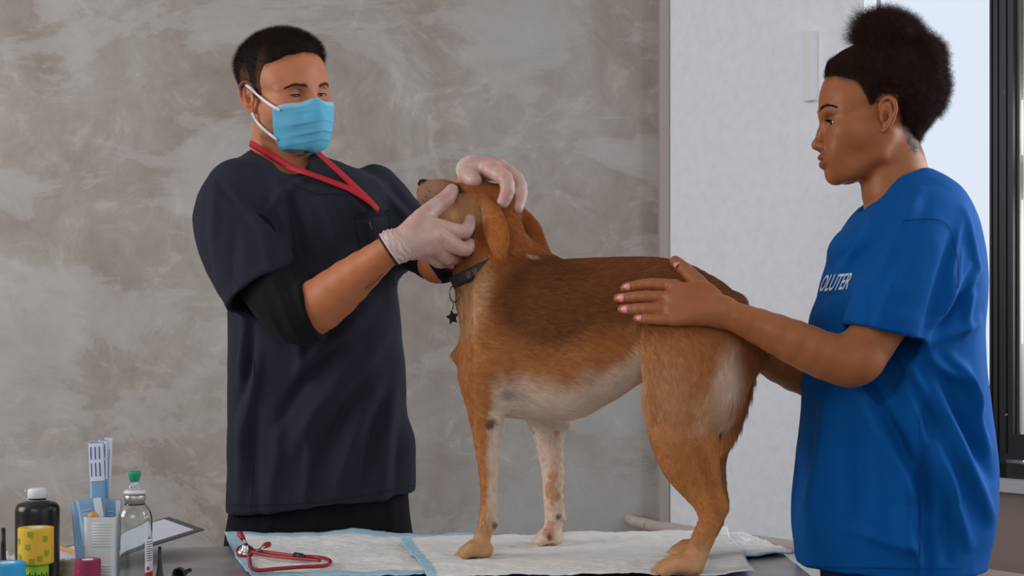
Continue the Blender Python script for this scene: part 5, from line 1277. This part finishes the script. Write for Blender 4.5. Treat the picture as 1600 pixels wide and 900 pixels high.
mk('wire_loop', *tube([np.array([c[0]-R(17, y)+R(3.5, y)*math.cos(t), y, TZ+q(773)+R(8, y)*math.sin(t)]) for t in np.linspace(0, 2*math.pi, 24, endpoint=False)], .0006, 6, closed=True), mch, bot)
mk('neck_collar', *lathe([(R(17, y), q(785)), (R(17.5, y), q(784.5)), (R(17, y), q(784)), (R(14, y), q(784.5))], 32, c, cap=False), mch, bot)
# rolls of self-sticking bandage
def prints(kind, c, r, z0, z1, m, parent, spots, size):
    V, F = [], []
    for a0, z in spots:
        if kind == 'clover': shapes = [[(.42*math.cos(k*math.pi/2+.785)+.36*math.cos(t), .42*math.sin(k*math.pi/2+.785)+.36*math.sin(t)) for t in np.linspace(0, 6.28, 11)[:-1]] for k in range(4)]+[[(-.06, 0), (.06, 0), (.2, -1.0), (.05, -1.0)]]
        elif kind == 'paw': shapes = [[(.42*math.cos(t), -.25+.36*math.sin(t)) for t in np.linspace(0, 6.28, 12)[:-1]]]+[[(x+.17*math.cos(t), yy+.22*math.sin(t)) for t in np.linspace(0, 6.28, 9)[:-1]] for x, yy in ((-.5, .15), (-.18, .5), (.18, .5), (.5, .15))]
        elif kind == 'heart': shapes = [[(.8*math.sin(t)**3, (.65*math.cos(t)-.25*math.cos(2*t)-.1*math.cos(3*t))) for t in np.linspace(0, 6.28, 22)[:-1]]]
        else: shapes = [[(s*.12+x, w) for x, w in ((-.12, -.9), (.12, -.9), (.12, .9), (-.12, .9))] for s in (0,)]+[[(-.55, .3), (.55, .3), (.55, .52), (-.55, .52)], [(-.62, -.9), (-.4, -.9), (-.1, .0), (-.2, .3), (-.32, .3)], [(.4, -.9), (.62, -.9), (.32, .3), (.2, .3), (.1, .0)]]
        for s in shapes:
            o = len(V)
            for x, w in s: a = a0+x*size/r; zz_ = min(max(z+w*size, z0+.0003), z1-.0003); V.append((c[0]+(r+.0004)*math.cos(a), c[1]+(r+.0004)*math.sin(a), c[2]+zz_))
            F.append(tuple(range(o, o+len(s))))
    if V: mk('print', V, F, m, parent)
def roll(label, px, y, rpx, z0, top, colr, kind, pcol, spots, size, core=.45, base=None):
    c = at(px, y)+(0, 0, z0); r = R(rpx, y); h = top-z0
    t = thing('bandage_roll', label, 'bandage roll', c, 'rolls of self-sticking bandage')
    m = mat('bandage_'+colr[0], lin(colr[1]), .85); bump_noise(m, 900, .7, .0012, 2, (1, 1, .25)); bump_noise(m, 120, .3, .0008)
    prof = [(r*core, 0), (r*.97, 0), (r, .001)]+[(r*(1+.004*math.sin(i*2.1)), h*i/12) for i in range(1, 12)]+[(r, h-.001), (r*.97, h), (r*core, h), (r*core, 0)]
    mk('bandage', *lathe(prof, 64, c, cap=False), m, t)
    mk('core', *lathe([(r*core, -.0002), (r*core, h+.0002), (r*core*.86, h+.0002), (r*core*.86, -.0002), (r*core, -.0002)], 40, c, cap=False), mwc, t)
    prints(kind, c, r*1.004, 0, h, mat('print_'+colr[0], lin(pcol), .85), t, spots, size)
    return t
fa = -math.pi/2
y = -.30; zg = hh(880, y)
roll('green bandage roll with dark figures printed on it under the yellow roll', 57, y, 18.5, 0, zg, ('green', (150, 200, 50)), 'star', (38, 74, 24), [(fa-.75+.5*i, zg*.52) for i in range(4)]+[(fa+1.2, zg*.5)], .0085)
roll('yellow bandage roll with green clovers standing on the green roll', 56, y, 27, zg+.0003, hh(824, y), ('yellow', (222, 176, 52)), 'clover', (132, 160, 40), [(fa-.85, .036), (fa-.75, .012), (fa-.15, .028), (fa+.02, .047), (fa+.55, .010), (fa+.85, .040), (fa+.95, .018), (fa+.1, .006)], .0068)
y = -.36; roll('bright blue bandage roll with dark paw prints at the picture\'s left edge', 11, y, 28, 0, hh(879, y), ('blue', (52, 158, 214)), 'paw', (24, 78, 130), [(fa+.55, .029), (fa-.2, .018), (fa+1.0, .018)], .006)
y = -.34; roll('maroon bandage roll with darker hearts in front of the white box', 137, y, 20, 0, hh(874, y), ('maroon', (140, 42, 76)), 'heart', (176, 36, 62), [(fa-.5, .037), (fa+.55, .012), (fa-.6, .010), (fa+.15, .028)], .0055)
# beige gauze roll between bottle and box, a puff of cotton
y = -.17; c = at(106, y); r = R(15, y); gz = thing('gauze_roll', 'beige woven gauze roll standing between black bottle and white box', 'gauze', c)
mgz = mat('beige_gauze', lin((178, 164, 146)), .95); bump_noise(mgz, 320, .9, .003)
mk('gauze', *lathe([(r*.3, 0), (r, 0)]+[(r*(1+.03*math.sin(i*1.7)), hh(874, y)*i/10) for i in range(1, 10)]+[(r, hh(874, y)), (r*.3, hh(874, y)), (r*.3, 0)], 40, c, cap=False), mgz, gz); mk('core', *lathe([(r*.3, 0), (r*.3, hh(873, y)), (r*.22, hh(873, y)), (r*.22, 0)], 20, c, cap=False), mwc, gz)
Fc = Field(); cc = OT(14, 874, TZ+.01)
for _ in range(14): Fc.add(s_ell(cc+rng.normal(0, 1, 3)*(.008, .006, .003), tuple(rng.uniform(.003, .008, 3))), .003)
cV, cQ = surface(Fc, .0018, cc-.04, cc+.04); cN_ = normals(cV, cQ); cV += cN_*(.0015*fbm(cV, 260, 3))[:, None]; cV[:, 2] = np.maximum(cV[:, 2], TZ)
o = mk('cotton_wad', cV, cQ, mat('cotton_white', lin((196, 190, 188)), .95)); tag(o, 'small wad of white cotton beside the black cone at the far left', 'cotton')
# ear specula, hollow black cones
def cone_sp(label, base, h, rb, rt, rot=(0, 0, 0)):
    o = mk('ear_speculum', *xf(lathe([(rb, 0), (rb*1.02, .001), (rb*.9, h*.10), (rb*.55, h*.30), (rt*1.25, h*.62), (rt, h), (rt*.72, h), (rt*.95, h*.6), (rb*.42, h*.3), (rb*.78, h*.1), (rb*.86, 0), (rb, 0)], 32, cap=False), rot, base), mbp)
    return tag(o, label, 'speculum', 'black ear specula')
cone_sp('black cone-shaped ear speculum upright in front of the clipboard', at(249.5, -.26), hh(854, -.26), R(9.5, -.26), R(2.6, -.26))
cone_sp('tall black ear speculum upright at the picture\'s left edge', at(5, -.12), hh(825, -.12), R(8, -.12), R(3.2, -.12))
y = -.24; pp = at(272, y); o = cone_sp('black ear speculum lying on its side with the ribbed rim towards the camera', pp+(.004, .012, .0105), .034, .0105, .003, (-math.pi/2+.1, 0, -.35))
for k in range(18):
    a = k*2*math.pi/18; V, F = box((-.0007, -.0012, -.004), (.0007, .0008, .004)); V, F = xf((V, F), (0, 0, a+math.pi/2), (.0106*math.cos(a), .0106*math.sin(a), .003)); V, F = xf((V, F), (-math.pi/2+.1, 0, -.35), pp+(.004, .012, .0105)); mk('rib', V, F, mbp, o)
# clipboard with paper, leaning behind the bottles
P0 = W(319, 847, .05); P1 = W(264, 827, .17); lv = W(237, 873, -.04)-P0; lv = lv/np.linalg.norm(lv)*.32; sv = P1-P0; nv_ = np.cross(sv, lv); nv_ /= np.linalg.norm(nv_); nv_ = nv_ if nv_[2] > 0 else -nv_
cb = thing('clipboard', 'dark clipboard holding a white sheet, leaning behind the bottles', 'clipboard', P0+lv*.5)
def slabq(o, a, b, n, t): V = [o, o+a, o+a+b, o+b]; return V+[v+n*t for v in V], [(0, 1, 2, 3), (7, 6, 5, 4), (0, 4, 5, 1), (1, 5, 6, 2), (2, 6, 7, 3), (3, 7, 4, 0)]
V, F = slabq(P0, lv, sv, nv_, .003); dz = max(0, TZ+.0005-min(v[2] for v in V))
mk('board', [v+(0, 0, dz) for v in V], F, mat('board_grey', lin((78, 74, 76)), .5), cb, smooth=False)
V, F = slabq(P0+lv*.05+sv*.09+nv_*.0032+(0, 0, dz), lv*.92, sv*.84, nv_, .0006); mk('paper', V, F, mat('paper_white', lin((206, 208, 220)), .8), cb, smooth=False)
V, F = slabq(P0+lv*.93+sv*.3+nv_*.003+(0, 0, dz), lv*.06, sv*.4, nv_, .008); mk('clip', V, F, mch, cb, smooth=False)
# orange pencil
a, b = OT(84, 852, TZ+.03), OT(124, 866, TZ+.03); V, F = tube(np.array([a+(b-a)*t for t in np.linspace(-1.2, 1.05, 4)]), .0034, 6); o = mk('pencil', V, F, mat('pencil_orange', lin((214, 150, 78)), .5), smooth=False); tag(o, 'orange wooden pencil lying behind the black bottle', 'pencil')
# white ribbed box holding packets
y = -.27; c = at(159.5, y); hw_ = R(24.5, y); H_ = hh(806, y)
bx = thing('plastic_box', 'white ribbed plastic box holding syringe packets beside the glass bottle', 'box', c)
def rrect(hx, hy, r, n=6):
    out = []
    for cx, cy, a0 in ((hx-r, hy-r, 0), (-hx+r, hy-r, 90), (-hx+r, -hy+r, 180), (hx-r, -hy+r, 270)):
        for t in np.linspace(0, 90, n): a = math.radians(a0+t); out.append((cx+r*math.cos(a), cy+r*math.sin(a)))
    return out
o1 = rrect(hw_, hw_*.8, .008); i1 = rrect(hw_-.0015, hw_*.8-.0015, .0065); nn_ = len(o1); V = []; F = []
for ring_, z in ((o1, 0), (o1, H_), (i1, H_), (i1, .002)): V += [(c[0]+x*(1.0 if z else .96), c[1]+y_*(1 if z else .96), c[2]+z) for x, y_ in ring_]
for k in range(3):
    for i in range(nn_): j = (i+1) % nn_; F.append((k*nn_+i, k*nn_+j, (k+1)*nn_+j, (k+1)*nn_+i))
F += [tuple(range(nn_-1, -1, -1)), tuple(range(3*nn_, 4*nn_))]
mpl = mat('box_white', lin((214, 214, 212)), .35); bsdf(mpl).inputs['Subsurface Weight'].default_value = .1; mk('box_body', V, F, mpl, bx, smooth=False)
for k in range(14):
    z = hh(816+k*4.3 if k < 9 else 842+k*4.3, y)
    if z < .004: continue
    mk('rib', *tube([(c[0]-hw_*.42, c[1]-hw_*.8-.0002, c[2]+z), (c[0]+hw_*.86, c[1]-hw_*.8-.0002, c[2]+z)], .0009, 8), mpl, bx)
o = mk('wooden_knob', *xf(lathe([(.0001, -.008), (.005, -.006), (.0078, -.002), (.0082, .002), (.006, .006), (.0001, .0078)], 24), (0, 0, 0), (c[0]-R(13, y), c[1]-.004, c[2]+H_-.001)), mat('knob_wood', lin((206, 146, 74)), .5)); tag(o, 'round orange wooden knob showing at the white box\'s rim', 'knob')
# packets: flat sealed sleeves with printed lines
mpk1 = mat('packet_blue', lin((126, 168, 206)), .35); mpk2 = mat('packet_white', lin((212, 218, 228)), .4); mpr = mat('packet_print', lin((70, 100, 160)), .6)
bsdf(mpk1).inputs['Transmission Weight'].default_value = .15
def packet(label, p0, p1, w, tone, y0, y1, print_='lines', puff=.002, group='syringe packets in the white box'):
    a = W(*p0, y0); b = W(*p1, y1); ax_ = b-a; L = np.linalg.norm(ax_); ax_ /= L; s = np.cross(ax_, (0, -1, 0)); s /= np.linalg.norm(s); n = np.cross(s, ax_); n = n if n[1] < 0 else -n
    hwid = R(w, y0)/2; V = []; F = []; nu, nv = 8, 16
    for side in (1, -1):
        for i in range(nu+1):
            for j in range(nv+1):
                u = i/nu*2-1; v = j/nv; V.append(a+s*u*hwid+ax_*v*L+n*side*(.0003+puff*(1-u*u)**.7*min(1, 4*v*(1-v)*1.8))+n*.0008*math.sin(v*9+p0[0]))
    m_ = (nu+1)*(nv+1)
    for i in range(nu):
        for j in range(nv): k = i*(nv+1)+j; F += [(k, k+1, k+nv+2, k+nv+1), (m_+k, m_+k+nv+1, m_+k+nv+2, m_+k+1)]
    for j in range(nv): F += [(j, m_+j, m_+j+1, j+1), (nu*(nv+1)+j, nu*(nv+1)+j+1, m_+nu*(nv+1)+j+1, m_+nu*(nv+1)+j)]
    t = thing('syringe_packet', label, 'packet', a, group); mk('sleeve', V, F, mpk1 if tone else mpk2, t)
    # white paper top with print
    def strip(u0, u1, v0, v1, m, off, nm):
        Vs, Fs = [], []
        for i in range(5):
            for j in range(3):
                u = u0+(u1-u0)*i/4; v = v0+(v1-v0)*j/2; Vs.append(a+s*u*hwid+ax_*v*L+n*(.0003+puff*(max(0, 1-u*u))**.7*min(1, 4*v*(1-v)*1.8)+off)+n*.0008*math.sin(v*9+p0[0]))
        for i in range(4):
            for j in range(2): k = i*3+j; Fs.append((k, k+1, k+4, k+3))
        mk(nm, Vs, Fs, m, t)
    if print_ == 'lines':
        strip(-.96, .96, .66, .99, mpk2, .0008, 'paper_header')
        for q_ in (-.62, -.05, .5): strip(q_-.12, q_+.06, .70, .82, mpr, .0012, 'printed_line'); strip(q_-.12, q_+.06, .85, .96, mpr, .0012, 'printed_line')
    elif print_ == 'edge': strip(.35, .96, .55, .98, mpk2, .0008, 'paper_header'); [strip(-.7, .1, v, v+.012, mpk2, .0008, 'printed_line') for v in (.6, .68, .76)]
    elif print_ == 'side': strip(.2, .9, .15, .97, mpk2, .0008, 'paper_header'); strip(.35, .5, .3, .9, mpr, .0012, 'printed_line')
    return t
yb = -.262
packet('tallest syringe packet, its narrow white edge showing at the right of the fan', (162, 860), (170, 684), 12, 0, yb+.012, yb+.03, 'side')
packet('tall syringe packet with blue printed lines at the front of the fan', (156, 870), (150, 691), 24, 1, yb, yb+.012)
packet('tall syringe packet half hidden in the middle of the fan', (164, 870), (161, 687), 14, 1, yb+.006, yb+.02)
packet('short square blue packet behind the rim of the box at the right', (176, 860), (177.5, 780), 24, 1, yb+.008, yb+.012, 'edge', .001)
packet('short blue packet leaning left out of the box, its corner folded white', (150, 850), (139, 779), 40, 1, yb-.003, yb+.004, 'edge', .0015)
packet('crumpled blue sleeve standing against the left side of the box', (128, 872), (121, 784), 20, 1, yb+.03, yb+.035, 'none', .003)
# glass bottle with a green stopper
y = -.25; c = at(210.5, y); r = R(27, y); q = lambda py: hh(py, y)
gb = thing('glass_bottle', 'clear glass bottle with a metal collar and a green stopper', 'bottle', c)
mglass = mat('clear_glass', (.93, .96, .95), .03); bsdf(mglass).inputs['Transmission Weight'].default_value = 1; bsdf(mglass).inputs['IOR'].default_value = 1.45
t_ = .0016; outer = [(.0001, 0), (r*.9, 0), (r, .004), (r, .005), (r, .009), (r, .03), (r, q(830)), (r, q(819)), (r, q(815)), (r*.985, q(807)), (r*.9, q(799)), (r*.72, q(792)), (R(15.5, y), q(787)), (R(14, y), q(783)), (R(14, y), q(777))]
inner = [(x-t_ if x > .002 else .0001, z+(.004 if z < .001 else 0)) for x, z in outer][::-1]; inner = [(x, z) for x, z in inner]
prof = outer+inner; mk('glass_body', *lathe(prof, 64, c, cap=False), mglass, gb)
mal = mat('aluminium_collar', lin((196, 188, 176)), .3, .9)
mk('collar', *lathe([(R(14.2, y), q(787)), (R(15.6, y), q(786)), (R(15.6, y), q(783)), (R(16.6, y), q(782)), (R(16.6, y), q(775)), (R(15.8, y), q(773)), (R(12, y), q(772)), (.0001, q(772))], 48, c, cap=False), mal, gb)
mk('dark_seal', *lathe([(R(14.1, y), q(789)), (R(14.8, y), q(788.5)), (R(14.8, y), q(786)), (R(14.1, y), q(786))], 48, c, cap=False), mat('seal_brown', lin((52, 36, 32)), .6), gb)
mk('white_disc', *lathe([(.0001, q(771.5)), (R(15.5, y), q(771.5)), (R(16.8, y), q(770)), (R(16.8, y), q(767.5)), (R(14, y), q(765.5)), (.0001, q(765.5))], 48, c, cap=False), mwc, gb)
mdm = mat('clear_dome', (.9, .93, .95), .08); bsdf(mdm).inputs['Transmission Weight'].default_value = .85; bsdf(mdm).inputs['IOR'].default_value = 1.35
mk('dome', *lathe([(R(10.5, y), q(766)), (R(10, y), q(760)), (R(8, y), q(755)), (R(5.5, y), q(751)), (.0001, q(750.5))], 40, c, cap=False), mdm, gb)
mgs = mat('green_rubber', lin((16, 150, 104)), .45)
mk('stopper', *lathe([(.0001, q(752.5)), (R(6.5, y), q(752.5)), (R(8, y), q(749)), (R(9.7, y), q(741)), (R(9.9, y), q(738)), (R(9.2, y), q(736.6)), (R(6, y), q(736)), (.0001, q(737))], 40, c, cap=False), mgs, gb)
def wrap(a0, a1, z0, z1, rr_, m, nm, parent, n=14):
    V = [(c[0]+rr_*math.cos(a), c[1]+rr_*math.sin(a), c[2]+z) for z in (z0, z1) for a in np.linspace(a0, a1, n)]; F = [(i, i+1, n+i+1, n+i) for i in range(n-1)]; return mk(nm, V, F, m, parent)
mlb = mat('label_white', lin((224, 224, 226)), .6); mrd = mat('label_red', lin((206, 36, 34)), .6); mtx = mat('label_black', lin((40, 40, 44)), .6)
lb = wrap(-.72, .9, q(892), q(841), r+.0004, mlb, 'label', gb)
wrap(-.72, .9, .002, q(892), r+.0004, mrd, 'label_band', lb)
for i in range(9): z = q(845+i*3.6); wrap(-.62, -.1+.1*math.sin(i*2), z-.0006, z+.0006, r+.0007, mtx, 'label_text', lb, 6)
V = [(c[0]+(r+.0008)*math.cos(-.5+.11*math.cos(t)), c[1]+(r+.0008)*math.sin(-.5+.11*math.cos(t)), c[2]+q(886)+.0032*math.sin(t)) for t in np.linspace(0, 6.2, 14)]; mk('label_mark', V, [tuple(range(14))], mrd, lb)
print('SCRIPT BUILT')
